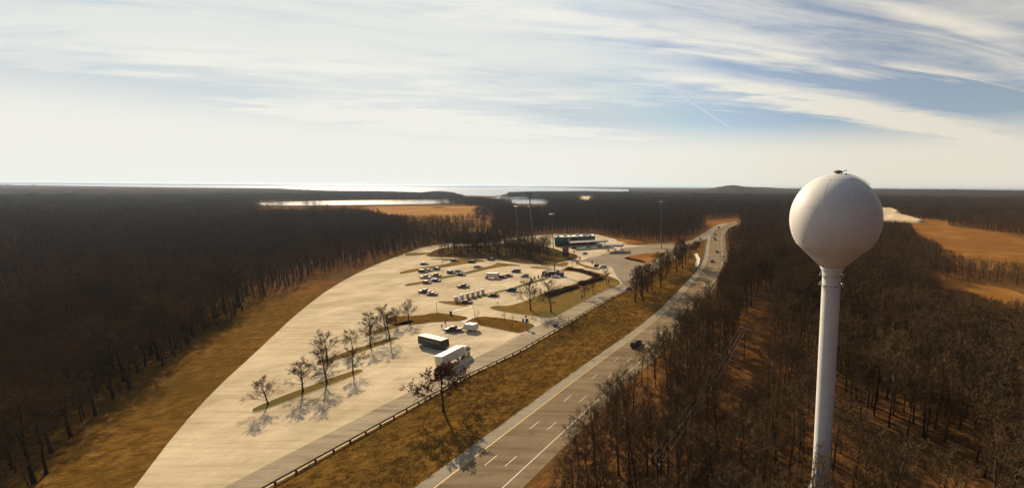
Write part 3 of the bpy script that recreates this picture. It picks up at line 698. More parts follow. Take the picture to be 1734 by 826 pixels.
k = ~blocked(SAPX, SAPY, SH, slack=2.0) & ~near_road(SAPX, SAPY, 10.2) & ~inside(SAPX, SAPY, PAVE) & (np.hypot(SAPX-TC_.x, SAPY-TC_.y) > 4) & (vnoise(SAPX/9, SAPY/9, 31) > np.where(proj(SAPX, SAPY, SAPX*0+5)[0] < 1262, 0.35, 0.78))
SAPX, SAPY, SH = SAPX[k], SAPY[k], SH[k]
src_full = [list(p.children) for p in proto]
scatter_object('undergrowth', SAPX, SAPY, SH/19.0, src_full, label='brown undergrowth of saplings between the woodland trunks', cat='undergrowth')
scatter_object('woodland', X[rest], Y[rest], Ht[rest]/19.0, src_full, label='bare leafless woods beyond the nearest trees', cat='woods')
# middle distance: the same trees with fewer, coarser twigs
def unlinked(name, mbs):
    m = MB()
    for b in mbs:
        for mi_, nm in enumerate(b.mats):
            pass
        o = len(m.v); m.v += b.v
        for f, q in zip(b.f, b.m): m.f.append(tuple(x+o for x in f)); m.m.append(m.mi(b.mats[q]))
    return bpy.data.objects.new(name, m.mesh(name))
lod1 = [[unlinked('distant_tree', grow(200+i, 19, spread=0.22, clear=(0.3, 0.4, 0.24, 0.35)[i], n1=9, n2=5, n3=4, n4=3, tw=0.10))] for i in range(4)]
X, Y = scatter(270, 850, 6.6); Ht = 15+6*vnoise(X/60, Y/60, 5)+rngn.uniform(-2, 2, X.shape)
free = ~blocked(X, Y, Ht*0.93, slack=1.2)
for f_ in (0.75, 0.55, 0.38, 0.25):
    again = ~free & ~blocked(X, Y, Ht*f_, slack=0.8); Ht = np.where(again, Ht*f_, Ht); free |= again
k = free & ~near_road(X, Y, 13) & ~inside(X, Y, PAVE) & (vnoise(X/25, Y/25, 8) > 0.12)
X, Y, Ht = X[k], Y[k], Ht[k]
qx, qy = proj(X, Y, 0*X); k = ~((qx > 690) & (qx < 835) & (qy > 358) & (qy < 398) & (rngn.uniform(0, 1, X.shape) < 0.72)); X, Y, Ht = X[k], Y[k], Ht[k]
scatter_object('woodland', X, Y, Ht/19.0, lod1, label='wide belt of bare woods around the rest area and fields', cat='woods')
sheet('grass_field', ground([(690, 372), (760, 366), (820, 370), (838, 384), (800, 396), (720, 398)]), 0.03, 'ochre')
X, Y = scatter(262, 640, 5.2); Hs = rngn.uniform(4, 9, X.shape)
k = ~blocked(X, Y, Hs, slack=0.8) & ~near_road(X, Y, 12.5) & ~inside(X, Y, PAVE) & (vnoise(X/15, Y/15, 44) > 0.12); qx, qy = proj(X, Y, 0*X); k &= ~((qx > 690) & (qx < 835) & (qy > 358) & (qy < 398))
scatter_object('undergrowth', X[k], Y[k], Hs[k]/19.0*1.2, lod1, label='low brown thicket along the foot of the distant woods', cat='undergrowth')
# far: clumps of trees
def clump(seed):
    rng = random.Random(seed); m = MB()
    for k_ in range(16):
        cx_, cy_ = rng.uniform(-15, 15), rng.uniform(-15, 15); b, c = grow(seed*31+k_, rng.uniform(14, 20), spread=0.24, clear=0.25, n1=6, n2=4, n3=3, n4=2, tw=0.30)
        for src in (b, c):
            o = len(m.v); m.v += [(p[0]+cx_, p[1]+cy_, p[2]) for p in src.v]
            for f, q in zip(src.f, src.m): m.f.append(tuple(x+o for x in f)); m.m.append(m.mi(src.mats[q]))
    return bpy.data.objects.new('tree_clump', m.mesh('tree_clump'))
lod2 = [[clump(i+3)] for i in range(4)]
X, Y = scatter(840, 2700, 21)
k = ~blocked(X, Y, 21+0*X, hs=(0.0, 0.35, 0.7, 1.0), slack=0.6) & ~near_road(X, Y, 26) & (vnoise(X/120, Y/120, 18) > 0.10)
X, Y = X[k], Y[k]
scatter_object('woodland', X, Y, rngn.uniform(0.75, 1.12, X.shape), lod2, label='distant bare forest stretching away towards the bay', cat='woods')

# farthest forest: a rolling canopy with hills in it
def far_canopy():
    th = np.radians(np.arange(-66, 44, 0.11)); rr = [2350.0]
    while rr[-1] < 38000: rr.append(rr[-1]*1.0125+1)
    rr = np.array(rr); Rg, Tg = np.meshgrid(rr, th, indexing='ij'); X = Rg*np.sin(Tg); Y = Rg*np.cos(Tg)
    Hh = 7+7*vnoise(X/45, Y/45, 2)+5*vnoise(X/16, Y/16, 3)+8*vnoise(X/600, Y/600, 1)
    # the hill in the middle and the long ridge on the right
    def hill(az, dist, sa, sr, h):
        a = np.radians(az); return h*np.exp(-((Tg-a)/np.radians(sa))**2-((Rg-dist)/sr)**2)
    Hh += hill(2.8, 3900, 3.2, 800, 46)+hill(6, 5200, 5, 1200, 34)+hill(18, 5600, 9, 1500, 22)+hill(33, 5200, 12, 1500, 30)
    px, py = proj(X, Y, Hh); pb, pc = proj(X, Y, Hh*0)
    wet = np.zeros(X.shape, bool)
    for pl in (BAY, FARW): wet |= inside(px, py, pl) | inside(pb, pc, pl)
    far_l = (Rg > 9000); Hh = np.where(far_l, np.minimum(Hh, 30+0*Hh), Hh)
    Z = np.where(wet, -3.0, Hh)
    nr, nt = X.shape; vs = np.stack([X.ravel(), Y.ravel(), Z.ravel()], 1)
    idx = np.arange(nr*nt).reshape(nr, nt); fs = np.stack([idx[:-1, :-1].ravel(), idx[:-1, 1:].ravel(), idx[1:, 1:].ravel(), idx[1:, :-1].ravel()], 1)
    me = bpy.data.meshes.new('forest_hills'); me.from_pydata(vs.tolist(), [], fs.tolist()); me.materials.append(M['canopy'])
    o = bpy.data.objects.new('forest_hills', me); COL.objects.link(o); tag(o, kind='structure')
MM('canopy', (0.035, 0.026, 0.018), 0.95, col2=(0.085, 0.060, 0.038), scale=0.04, bump=3.0, bscale=0.08, detail=8, spec=0.0)
far_canopy()

# single trees about the rest area
def tree_at(pr, px, py, Hm, label, group, base=13.0, rg_=random.Random(3)):
    x, y = at(px, py); return plant(pr, x, y, 0.1, (1.2 if base > 10 else 1.1)*Hm/base, label, group, rng=rg_)
G1 = 'bare trees on the grass island by the ramp'
tree_at(open_proto[0], 899, 526, 12.6, 'tall bare tree at the near end of the grass island, left of its twin', G1)
tree_at(open_proto[1], 933, 529, 13.0, 'tall bare tree at the near end of the grass island, closest to the ramp', G1)
tree_at(open_proto[2], 990.2, 504.6, 6.3, 'small bare tree beside the blue sign on the ramp island', G1)
tree_at(open_proto[0], 1004.7, 497.4, 7.4, 'middle one of the three small bare trees on the ramp island', G1)
tree_at(open_proto[1], 1027.4, 481.6, 7.4, 'small bushy bare tree at the far rounded end of the ramp island', G1)
G2 = 'bare trees on the slope between ramp and highway'
for (px_, py_, hm, pr) in [(1076, 511, 14, 0), (1085.5, 501, 14, 1), (1088.5, 510.5, 15, 2), (1096.4, 494, 13, 0), (1103.5, 491, 13, 1), (1119.5, 487, 17, 2)]:
    tree_at(open_proto[pr], px_, py_, hm, 'bare tree in the row beside the guardrail on the slope between ramp and highway', G2)
for (px_, py_, hm, pr) in [(1121, 470, 13, 1), (1127, 467.5, 13, 0), (1131, 462, 13, 2), (1156.5, 454, 18, 1), (1150, 449, 15, 2), (1161, 449, 15, 0), (1146, 462, 14, 1), (1152, 443, 14, 2)]:
    tree_at(open_proto[pr], px_, py_, hm, 'bare tree in the thick clump where the slope narrows towards the merge', 'bare trees in the clump near the merge')
for (px_, py_, hm, lb) in [(809.5, 542, 5.3, 'thin bare sapling beside the lamp post at the tip of the grass triangle'), (855, 545, 5.5, 'thin bare sapling in the middle of the grass triangle'), (867.5, 556, 5.8, 'thin bare sapling nearest the ramp on the grass triangle')]:
    tree_at(sap_proto, px_, py_, hm, lb, 'saplings on the grass triangle', base=6.0)
for (px_, py_, hm, lb) in [(748, 437, 7, 'low bare tree at the left foot of the wooded knoll'), ]:
    tree_at(open_proto[0], px_, py_, hm, lb, 'trees of the knoll')
rk = random.Random(21); kn = ground(KNOLL); cnt = 0
band_px = [(748, 424), (770, 420), (804, 418), (849, 413), (938, 424), (946, 440), (900, 440), (860, 433), (800, 431), (750, 431)]
kx = []; ky = []; ks = []
while len(kx) < 170:      # the young growth that fills the knoll wood
    px_, py_ = rk.uniform(742, 935), rk.uniform(413, 441)
    if inside(px_, py_, band_px): a_, b_ = at(px_, py_); kx.append(a_); ky.append(b_); ks.append(rk.uniform(0.4, 0.8))
while cnt < 44:
    px_, py_ = rk.uniform(745, 948), rk.uniform(412, 442)
    if not inside(px_, py_, band_px): continue
    if px_ > 905 and rk.random() < 0.6: cnt += 0; continue
    x, y = at(px_, py_); cnt += 1
    plant(proto[rk.randrange(6)], x, y, 0.3, rk.uniform(0.78, 1.05), 'bare woodland tree on the wooded knoll behind the parking lot', 'bare trees on the knoll', rng=rk)
scatter_object('undergrowth', np.array(kx), np.array(ky), np.array(ks), src_full, label='dark thicket of saplings filling the knoll wood', cat='thicket')
for i_, p in enumerate(BAY_TREES):
    a_, b_ = px_of(p); tree_at(open_proto[i_ % 3], a_, b_, 6.5+(i_*37 % 5)*0.6, 'small bare tree on a long grass island between the empty truck bays', 'bare trees on the truck lot islands')
# the oak that keeps its brown leaves, bottom left of the view
oak = make_tree('oak_tree', grow(5, 12.5, spread=0.42, clear=0.24, n1=13, n2=7, n3=6, n4=4, r0=0.27, tw=0.05, leaves=3, up=0.3), 'oak with dead brown leaves standing in the grass in front of the guardrail', 'tree')
oak.location = (*at(751, 696), 0); oak.rotation_euler = (0, 0, 1.0); oak.scale = (0.95,)*3
# leafless shrub hedges
def hedge(name, px, wd, h, label, seed, n=2600):
    line_ = resample(ground(px), 1.0); rng = random.Random(seed); C = MB()
    for _ in range(n):
        i = rng.randrange(len(line_)); p = line_[i]; a = Vector((p.x+rng.uniform(-wd, wd)*0.45, p.y+rng.uniform(-wd, wd)*0.45, 0.1))
        hh = h*rng.uniform(0.55, 1.0)*(0.75+0.35*math.sin(i*0.9)*math.sin(i*0.31+1)); b = a+Vector((rng.gauss(0, 0.35), rng.gauss(0, 0.35), hh))
        s_ = Vector((rng.gauss(0, 1), rng.gauss(0, 1), 0)).normalized()*0.07
        C.add([a-s_, a+s_, b+s_*0.5, b-s_*0.5], [(0, 1, 2, 3)], 'hedge')
        for _k in range(3):
            p2 = a.lerp(b, rng.uniform(0.4, 1)); q2 = p2+Vector((rng.gauss(0, 0.35), rng.gauss(0, 0.35), rng.uniform(0.1, 0.5)))
            C.add([p2-s_*0.7, p2+s_*0.7, q2+s_*0.4, q2-s_*0.4], [(0, 1, 2, 3)], 'hedge')
    return C.build(name, label=label, cat='hedge')
hedge('hedge', c5((285, 110), (400, 125), (540, 165), (640, 200)), 3.4, 1.7, 'brown leafless hedge curving between the lot and the access road', 1)
hedge('hedge', c5((60, 420), (180, 385), (300, 345), (390, 320)), 4, 1.9, 'brown leafless hedge behind the two tall bare trees on the island', 2)
hedge('hedge', c5((430, 290), (520, 270), (610, 240), (680, 220)), 4, 2.0, 'brown leafless hedge behind the small trees on the ramp island', 3, 1800)
hedge('hedge', c4((1330, 560), (1420, 580), (1560, 610)), 3, 0.9, 'brown scrub in the hollow of the dry grass island by the forecourt', 4, 1500)
hedge('hedge', c6((700, 425), (660, 460), (620, 500)), 6, 3.0, 'dark scrub in the wedge between the ramp and highway', 6, 1500)

# tufts in the dry grass of the verge
MM('tuft', (0.22, 0.125, 0.035), 0.95, col2=(0.42, 0.26, 0.09), scale=0.5, spec=0.0)
def tuft(seed):
    rng = random.Random(seed); m = MB()
    for _ in range(26):
        a = Vector((rng.gauss(0, 0.22), rng.gauss(0, 0.22), 0)); b = a+Vector((rng.gauss(0, 0.12), rng.gauss(0, 0.12), rng.uniform(0.06, 0.22))); s_ = Vector((rng.gauss(0, 1), rng.gauss(0, 1), 0)).normalized()*0.035
        m.add([a-s_, a+s_, b], [(0, 1, 2)], 'tuft')
    return bpy.data.objects.new('tuft', m.mesh('tuft'))
tufts = [[tuft(i)] for i in range(4)]
X = rngn.uniform(-95, 5, 90000); Y = rngn.uniform(48, 260, 90000)
verge_poly = hw_left[:i_end]+RAIL
k = inside(X, Y, [tuple(p) for p in verge_poly]) & (vnoise(X/3.1, Y/3.1, 61)*0.6+vnoise(X/9, Y/9, 62)*0.5+rngn.uniform(-0.45, 0.45, X.shape) > 0.62)
scatter_object('grass_tufts', X[k][:9000], Y[k][:9000], rngn.uniform(0.6, 1.5, k.sum())[:9000], tufts, label='dry tufts of grass on the verge by the highway', cat='grass')

# ------------------------------------------------------------------ water tower
TWR = empty('water_tower', (TC_.x, TC_.y, 0), label='white ball-shaped water tower on a tall slim shaft rising from the woods', cat='water tower')
r = 6.5; zc_ = TC_.z
prof = []
for k_ in range(0, 41):
    a = math.pi/2 - (math.pi/2+math.asin(0.56))*k_/40; prof.append((max(r*math.cos(a), 0.02), zc_+r*math.sin(a)))
prof = prof[::-1]   # bottom to top
neck = [(1.36, 3.0), (1.36, zc_-1.30*r), (1.42, zc_-1.22*r), (1.62, zc_-1.14*r), (1.85, zc_-1.075*r)]
cone_top = prof[0]
tank = MB(); tank.lathe([(1.85, zc_-1.075*r)]+[(1.85+(cone_top[0]-1.85)*t, (zc_-1.075*r)+(cone_top[1]-(zc_-1.075*r))*t) for t in (0.25, 0.5, 0.75)]+prof, 'tower_paint', 96)
tk = tank.build('tank', TWR, True)
# weld seams: fine raised rings and meridians
sm = MB()
for zz in (0.86, 0.30, -0.56):
    rr_ = r*math.sqrt(1-zz*zz); sm.tube([(math.cos(t)*(rr_+0.005), math.sin(t)*(rr_+0.005), zc_+r*zz) for t in np.linspace(0, 2*math.pi, 73)], 0.014, 'tower_paint', 4, cap=False)
for az in range(8):
    a = az*math.pi/4+0.2
    sm.tube([(math.cos(a)*(r+.004)*math.cos(e), math.sin(a)*(r+.004)*math.cos(e), zc_+(r+.004)*math.sin(e)) for e in np.linspace(-0.58, 1.03, 24)], 0.010, 'tower_paint', 4, cap=False)
for az in range(12):
    a = az*math.pi/6; sm.tube([(math.cos(a)*(q[0]), math.sin(a)*(q[0]), q[1]) for q in ((cone_top[0]+.003, cone_top[1]), (1.86, zc_-1.07*r))], 0.012, 'tower_paint', 4, cap=False)
sm.build('weld_seam', tk)
shaft = MB(); shaft.lathe([(3.6, 0.0), (3.2, 1.0), (2.3, 3.6), (1.6, 6.5), (1.38, 9.0)]+[(1.36, z) for z in (14, 22, 30, 38)]+neck[1:], 'tower_paint', 64)
shf = shaft.build('shaft', TWR, True)
sm = MB()
for zz in (12, 16.5, 21, 25.5, 30, 34.5, 39): sm.tube([(math.cos(t)*1.363, math.sin(t)*1.363, zz) for t in np.linspace(0, 2*math.pi, 49)], 0.015, 'pole_grey', 4, cap=False)
sm.build('weld_seam', shf)
def tz(py, px=1408):    # height on the tower axis that shows at row py
    lo, hi = 0, 70
    for _ in range(40):
        m_ = (lo+hi)/2
        if proj(np.array(TC_.x), np.array(TC_.y), m_)[1] > py: lo = m_
        else: hi = m_
    return lo
for zz in (tz(465), tz(481)):
    rg_ = MB(); rg_.tube([(math.cos(t)*1.72, math.sin(t)*1.72, zz) for t in np.linspace(0, 2*math.pi, 33)], 0.035, 'galv', 5, cap=False)
    for k_ in range(8):
        a = k_*math.pi/4; rg_.tube([(math.cos(a)*1.34, math.sin(a)*1.34, zz), (math.cos(a)*1.75, math.sin(a)*1.75, zz)], 0.03, 'galv', 4)
        rg_.box((math.cos(a)*1.8, math.sin(a)*1.8, zz), (0.16, 0.16, 0.28), 'galv', a)
    rg_.build('antenna_ring', TWR)
cb = MB(); cz = tz(476); cb.tube([(1.05+math.cos(t)*0.36, -1.28-0.1*math.cos(t), cz+math.sin(t)*0.42) for t in np.linspace(0, 2*math.pi, 17)], 0.03, 'pole_grey', 4, cap=False)
cb.tube([(1.0, -1.0, cz+0.4), (0.98, -1.0, cz-3), (0.98, -1.0, 4)], 0.012, 'pole_grey', 4)
cb.build('cable_coil', TWR)
MM('hatch_olive', (0.16, 0.13, 0.06), 0.7, var=0.2, scale=3)
tm = M['tower_paint']; n_ = tm.node_tree.nodes; l_ = tm.node_tree.links; bs = n_['Principled BSDF']; src_ = bs.inputs['Base Color'].links[0].from_socket
tcn = n_.new('ShaderNodeTexCoord'); mpn = n_.new('ShaderNodeMapping'); l_.new(tcn.outputs['Object'], mpn.inputs[0]); mpn.inputs['Scale'].default_value = (1.6, 1.6, 0.10)
nzz = n_.new('ShaderNodeTexNoise'); l_.new(mpn.outputs[0], nzz.inputs['Vector']); nzz.inputs['Scale'].default_value = 1.0; nzz.inputs['Detail'].default_value = 7; nzz.inputs['Roughness'].default_value = 0.7
mrr = n_.new('ShaderNodeMapRange'); l_.new(nzz.outputs[0], mrr.inputs[0])
for i_, q_ in enumerate((0.5, 0.82, 0.0, 0.34)): mrr.inputs[i_+1].default_value = q_
mxx = n_.new('ShaderNodeMix'); mxx.data_type = 'RGBA'; l_.new(mrr.outputs[0], mxx.inputs['Factor']); l_.new(src_, mxx.inputs['A']); mxx.inputs['B'].default_value = (0.42, 0.37, 0.28, 1); l_.new(mxx.outputs['Result'], bs.inputs['Base Color'])
hz = zc_+r; hv = MB(); hv.lathe([(0.28, -0.05), (0.3, 0.1), (0.62, 0.2), (0.66, 0.32), (0.40, 0.46), (0.12, 0.5)], 'hatch_olive', 20, (0.1, 0, hz)); hv.build('roof_vent', TWR, True)
hn = MB(); hn.tube([(0.55, 0, hz-0.02), (0.68, -0.05, hz+0.22), (0.9, -0.08, hz+0.42), (1.35, -0.1, hz+0.47)], [0.09, 0.08, 0.06, 0.05], 'pole_grey', 6); hn.box((1.0, 0, hz-0.10), (0.7, 0.3, 0.1), 'pole_grey'); hn.build('beacon_arm', TWR)
ldr = MB()
pts = [(math.sin(e)*(r+0.08)*math.cos(-0.35), math.sin(e)*(r+0.08)*math.sin(-0.35), zc_+math.cos(e)*(r+0.08)) for e in np.linspace(0.14, 0.72, 10)]
ldr.tube(pts, 0.03, 'pole_grey', 4); ldr.tube([(p[0]+0.1, p[1]-0.35, p[2]) for p in pts], 0.03, 'pole_grey', 4)
for p in pts: ldr.tube([p, (p[0]+0.1, p[1]-0.35, p[2])], 0.02, 'pole_grey', 4)
ldr.build('roof_ladder', TWR)

# ------------------------------------------------------------------ rails and fences
def w_beam(name, line_, step, label, m='rust_steel', split=100, h=0.72):
    line_ = [Vector(p) for p in line_]; fp = resample([tuple(p) for p in line_], step); ro = empty(name, (fp[0].x, fp[0].y, 0), label=label, cat='guardrail', group=None); o3 = Vector((fp[0].x, fp[0].y))
    a = MB(); q = [p-o3 for p in fp]
    for dz in (0, -0.15): a.tube([(p.x, p.y, h-0.04+dz) for p in q], 0.10, m, 5)
    a.build('rail_beam', ro); tr = MB()
    for i, p in enumerate(q):
        t = (q[min(i+1, len(q)-1)]-q[max(i-1, 0)]).normalized(); rz = math.atan2(t.y, t.x); c = (p.x+t.y*0.14, p.y-t.x*0.14, 0.33)
        if i < split: MB().box(c, (0.24, 0.26, 0.76), 'wood', rz).build('post', ro)
        else: tr.box(c, (0.15, 0.2, 0.72), 'wood', rz)
    if tr.v: tr.build('post', ro, kind='stuff')
    return ro
w_beam('guardrail', RAIL[::-1], 3.0, 'long weathered guardrail on posts along the near side of the ramp')
gl = [tuple(p) for p in offs(YR, -3.7)]
j0 = min(range(len(YR)), key=lambda i: (YR[i]-Vector(at(1176, 463))).length)
w_beam('guardrail', gl[j0:i_end+2], 2.6, 'short guardrail on the left edge of the highway below the merge', 'pole_grey', split=80)
gr_ = [tuple(p) for p in offs(YR, 15.9)]
j1 = min(range(len(YR)), key=lambda i: (YR[i]-Vector(at(1222, 452))).length); j2_ = min(range(len(YR)), key=lambda i: (YR[i]-Vector(at(1240, 377.5))).length)
w_beam('guardrail', gr_[j1:j2_], 3.2, 'curving guardrail on the outer right edge of the highway bend', 'pole_grey', split=90)
fl = resample(ground([(862, 440.6), (880, 443.5), (905, 446.3), (936, 447)]), 2.5); ro = empty('rail_fence', (fl[0].x, fl[0].y, 0), label='low dark wooden rail fence along the foot of the knoll', cat='fence')
a = MB(); q = [p-fl[0] for p in fl]
for zz in (0.5, 0.95): a.tube([(p.x, p.y, zz) for p in q], 0.06, 'wood', 4)
a.build('rail', ro)
for p in q: MB().box((p.x, p.y, 0.6), (0.16, 0.16, 1.2), 'wood').build('post', ro)

# ------------------------------------------------------------------ utility pole and wires
px0 = at(1260, 614); px1 = at(1168, 800)
pd = (Vector(px0)-Vector(px1)).normalized(); rz = math.atan2(pd.y, pd.x)
def util_pole(loc, label):
    t = empty('utility_pole', (*loc, 0), rz, label=label, cat='utility pole', group='poles of the power line')
    MB().tube([(0, 0, -0.2), (0, 0, 12.6)], [0.17, 0.11], 'wood', 8).build('pole', t)
    MB().box((0, 0, 12.0), (0.12, 2.4, 0.14), 'wood').build('crossarm', t)
    for yy in (-1.1, 0.0, 1.1): MB().lathe([(0.05, 0), (0.09, 0.05), (0.06, 0.12), (0.08, 0.17), (0.03, 0.24)], 'pump', 8, (0.0, yy, 12.09 if yy else 12.62)).build('insulator', t)
    MB().cyl((0.32, 0, 10.6), 0.24, 0.8, 'pump', 12).build('transformer', t)
    return t
util_pole(px0, 'wooden utility pole with one crossarm standing in the clearing')
B1 = (at(1135, 700, 12.0))
far_p = at(1299, 497)
wdir = (Vector(px0)-Vector(at(1120, 826, 6))).normalized()
near_base = Vector(px0)-wdir*62
util_pole(tuple(near_base), 'utility pole nearest the drone below the picture edge')
for k_, yy in enumerate((-1.1, 0.0, 1.1)):
    nv = Vector((-pd.y, pd.x))*yy; A = Vector((px0[0]+nv.x, px0[1]+nv.y, 12.3)); Bp = Vector((near_base.x+nv.x, near_base.y+nv.y, 12.3))
    pts = [A.lerp(Bp, t)-Vector((0, 0, 4*1.1*t*(1-t))) for t in np.linspace(0, 1, 22)]
    o = MB().tube(pts, 0.022, 'galv', 4).build('power_line', label='sagging power line wire running down from the pole crossarm', cat='wire', group='power line wires')

# ------------------------------------------------------------------ masts and lamps
def high_mast(px, py, htop, label):
    x, y = at(px, py); t = empty('high_mast_light', (x, y, 0), label=label, cat='light mast', group='high mast lights')
    MB().tube([(0, 0, 0), (0, 0, htop)], [0.36, 0.14], 'pole_grey', 10).build('pole', t)
    MB().lathe([(0.5, htop-0.2), (0.9, htop-0.1), (0.95, htop+0.05), (0.25, htop+0.25)], 'galv', 12).build('head_frame', t)
    for k_ in range(6):
        a = k_*math.pi/3; MB().lathe([(0.5, -0.35), (0.52, -0.25), (0.3, 0.12), (0.1, 0.2)], 'box_white', 10, (math.cos(a)*1.25, math.sin(a)*1.25, htop-0.1)).build('floodlight', t)
high_mast(939.3, 461, 37.0, 'tall light mast rising beside the brown dumpster enclosure')
high_mast(1120, 421, 41.5, 'tall light mast on the thin island near the highway merge')
high_mast(879, 432, 38.5, 'tall light mast standing among the knoll trees')
x, y = at(902, 416); t = empty('cell_tower', (x, y, 0), label='dark cell phone tower with antenna crown rising above the woods', cat='cell tower')
MB().tube([(0, 0, 0), (0, 0, 48)], [0.75, 0.38], 'pole_grey', 10).build('pole', t)
MB().tube([(0, 0, 48), (0, 0, 51)], 0.06, 'pole_grey', 5).build('lightning_rod', t)
for zz, rad, n_ in ((46.6, 2.3, 9), (43.3, 1.0, 4)):
    fr = MB()
    for k_ in range(3):
        a, b = k_*2.094, (k_+1)*2.094; fr.tube([(math.cos(a)*rad, math.sin(a)*rad, zz), (math.cos(b)*rad, math.sin(b)*rad, zz)], 0.07, 'pole_grey', 4); fr.tube([(0, 0, zz), (math.cos(a)*rad, math.sin(a)*rad, zz)], 0.07, 'pole_grey', 4)
    fr.build('platform', t)
    for k_ in range(n_): a = k_*2*math.pi/n_; MB().box((math.cos(a)*rad*1.05, math.sin(a)*rad*1.05, zz+0.2), (0.35, 0.45, 2.2 if rad > 2 else 1.0), 'pole_grey', a).build('panel_antenna', t)
for zz, a, rr_ in ((38.2, -2.0, 0.55), (36.0, -1.0, 0.9), (35.5, -2.4, 1.1), (31.8, -2.1, 0.4), (26.3, -0.9, 0.6)):
    MB().lathe([(rr_, -0.2), (rr_, 0.15), (rr_*0.3, 0.3)], 'galv', 12, (math.cos(a)*1.2, math.sin(a)*1.2, zz)).build('dish_antenna', t)
def lamp(px, py, h, rz, label, group, arm=2.2):
    x, y = at(px, py); t = empty('street_lamp', (x, y, 0), rz, label=label, cat='street lamp', group=group)
    MB().tube([(0, 0, 0), (0, 0, h*0.8)]+[(arm*(1-math.cos(a)), 0, h*0.8+h*0.2*math.sin(a)) for a in np.linspace(0.3, math.pi/2, 5)], [0.11]+[0.08]*6, 'galv', 6).build('pole', t, True)
    MB().box((arm+0.35, 0, h), (0.8, 0.32, 0.16), 'galv', taper=0.7).build('lamp_head', t)
LG = 'street lamps along the ramp by the merge'
lamp(1165.7, 405.5, 10, 0.2, 'curved street lamp nearest of the three beside the ramp', LG); lamp(1175.5, 400, 10, 0.2, 'middle curved street lamp of the three beside the ramp', LG); lamp(1185.5, 393, 10, 0.2, 'farthest curved street lamp of the three beside the ramp', LG)
LG2 = 'far street lamps beyond the golden bank'
for i_, (a_, b_) in enumerate(((1189, 373.5), (1210, 371.5), (1227, 370.5), (1238, 369.5), (1248, 369))):
    lamp(a_, b_, 11, 0.3, 'far street lamp at the top of the golden grass bank', LG2)
LG3 = 'lamps behind the fuel station'
for i_, (a_, b_) in enumerate(((1036, 400.5), (1044.5, 403), (1055, 409))): lamp(a_, b_, 8, 3.4, ('street lamp behind the building at the edge of the woods', 'street lamp on the bend behind the fuel canopies', 'street lamp beside the golden bank right of the canopies')[i_], LG3, 1.5)
for i_, (a_, b_, hh) in enumerate(((740.2, 529.4, 4.8), (804.6, 538.5, 5.0))):
    lamp(a_, b_, hh, (2.9, 3.0)[i_], ('slim lamp post on the left grass triangle', 'slim lamp post at the tip where the footpath crosses')[i_], 'slim lamp posts', (0.3, 1.6)[i_])

# ------------------------------------------------------------------ signs
FACE = math.radians(-90)
def sign(name, px, py, pb, wd, ht, m, label, cat='road sign', group='road signs', shape='rect', face=None, bars=2, posts=1):
    """panel centre seen at (px,py), foot at (px,pb)"""
    x, y = at(px, pb); lo, hi = 0, 30
    for _ in range(40):
        md_ = (lo+hi)/2
        if proj(np.array(x), np.array(y), md_)[1] > py: lo = md_
        else: hi = md_
    zc2 = lo; rz = math.atan2(-y, -x)+math.pi/2 if face is None else face
    t = empty(name, (x, y, 0), rz, label=label, cat=cat, group=group)
    for k_ in range(posts):
        xo = 0 if posts == 1 else (k_-0.5)*wd*0.6; MB().tube([(xo, 0.06, 0), (xo, 0.06, zc2+ht*0.4)], 0.045, 'pole_grey', 6).build('post', t)
    p = MB()
    if shape == 'rect': p.box((0, 0, zc2), (wd, 0.05, ht), m)
    else:
        n_ = 4 if shape == 'diamond' else 8; a0 = 0 if n_ == 4 else math.pi/8
        vs = [(math.cos(a0+2*math.pi*k_/n_)*wd/2, s_, zc2+math.sin(a0+2*math.pi*k_/n_)*ht/2) for s_ in (-0.02, 0.02) for k_ in range(n_)]
        p.add(vs, [tuple(range(n_)), tuple(reversed(range(n_, 2*n_)))]+[(k_, k_+n_, (k_+1) % n_+n_, (k_+1) % n_) for k_ in range(n_)], m)
    pn = p.build('panel', t)
    if bars:
        b = MB()
        for k_ in range(bars): b.box((0, -0.035, zc2+ht*(0.22-0.42*k_)), (wd*(0.66-0.15*k_), 0.01, ht*0.10), 'paint_white')
        b.build('marking', pn)
    return t
sign('road_sign', 995.2, 595, 604.4, 0.22, 1.3, 'sign_green', 'narrow green marker sign on the verge by the highway', bars=1)
sign('road_sign', 941.4, 551.3, 563, 1.5, 1.5, 'sign_blue', 'square blue sign in front of the guardrail near the two tall trees')
sign('road_sign', 886.5, 542, 554, 0.7, 1.3, 'sign_blue', 'smaller narrow blue sign left of the stop sign on the grass triangle', bars=1)
sign('road_sign', 893, 542.6, 556, 1.15, 1.5, 'sign_blue', 'wider blue sign at the corner of the grass triangle by the stop sign')
sign('stop_sign', 891.5, 535.5, 553, 0.8, 0.8, 'sign_red', 'red octagonal stop sign at the corner behind the blue signs', cat='stop sign', shape='oct', bars=0)
sign('road_sign', 963.6, 538.5, 544.5, 0.28, 1.3, 'sign_orange', 'thin brown marker post at the edge of the ramp', cat='marker post', bars=0)
sign('road_sign', 986, 502, 508, 1.0, 1.3, 'sign_blue', 'blue sign beside the small tree on the ramp island')
sign('road_sign', 1031, 476.2, 483, 0.75, 1.9, 'sign_blue', 'tall blue sign with white symbols near the rounded island end', bars=2)
sign('road_sign', 1065.3, 488.9, 499, 2.4, 1.5, 'sign_blue', 'wide blue sign on two posts beyond the guardrail', posts=2)
sign('road_sign', 1102.4, 460.3, 467.5, 1.1, 1.3, 'sign_blue', 'blue sign under the bare tree beside the ramp')
sign('road_sign', 1186.2, 404.5, 409, 1.7, 2.2, 'sign_blue', 'blue sign at the gore where ramp and highway meet', bars=1)
sign('road_sign', 1134.5, 438, 444, 1.6, 1.6, 'sign_orange', 'orange diamond sign beside the ramp under the tree clump', shape='diamond', bars=0)
sign('road_sign', 1103.7, 407.5, 415.5, 1.4, 2.4, 'sign_orange', 'orange sign at the edge of the far grass strip', bars=0)
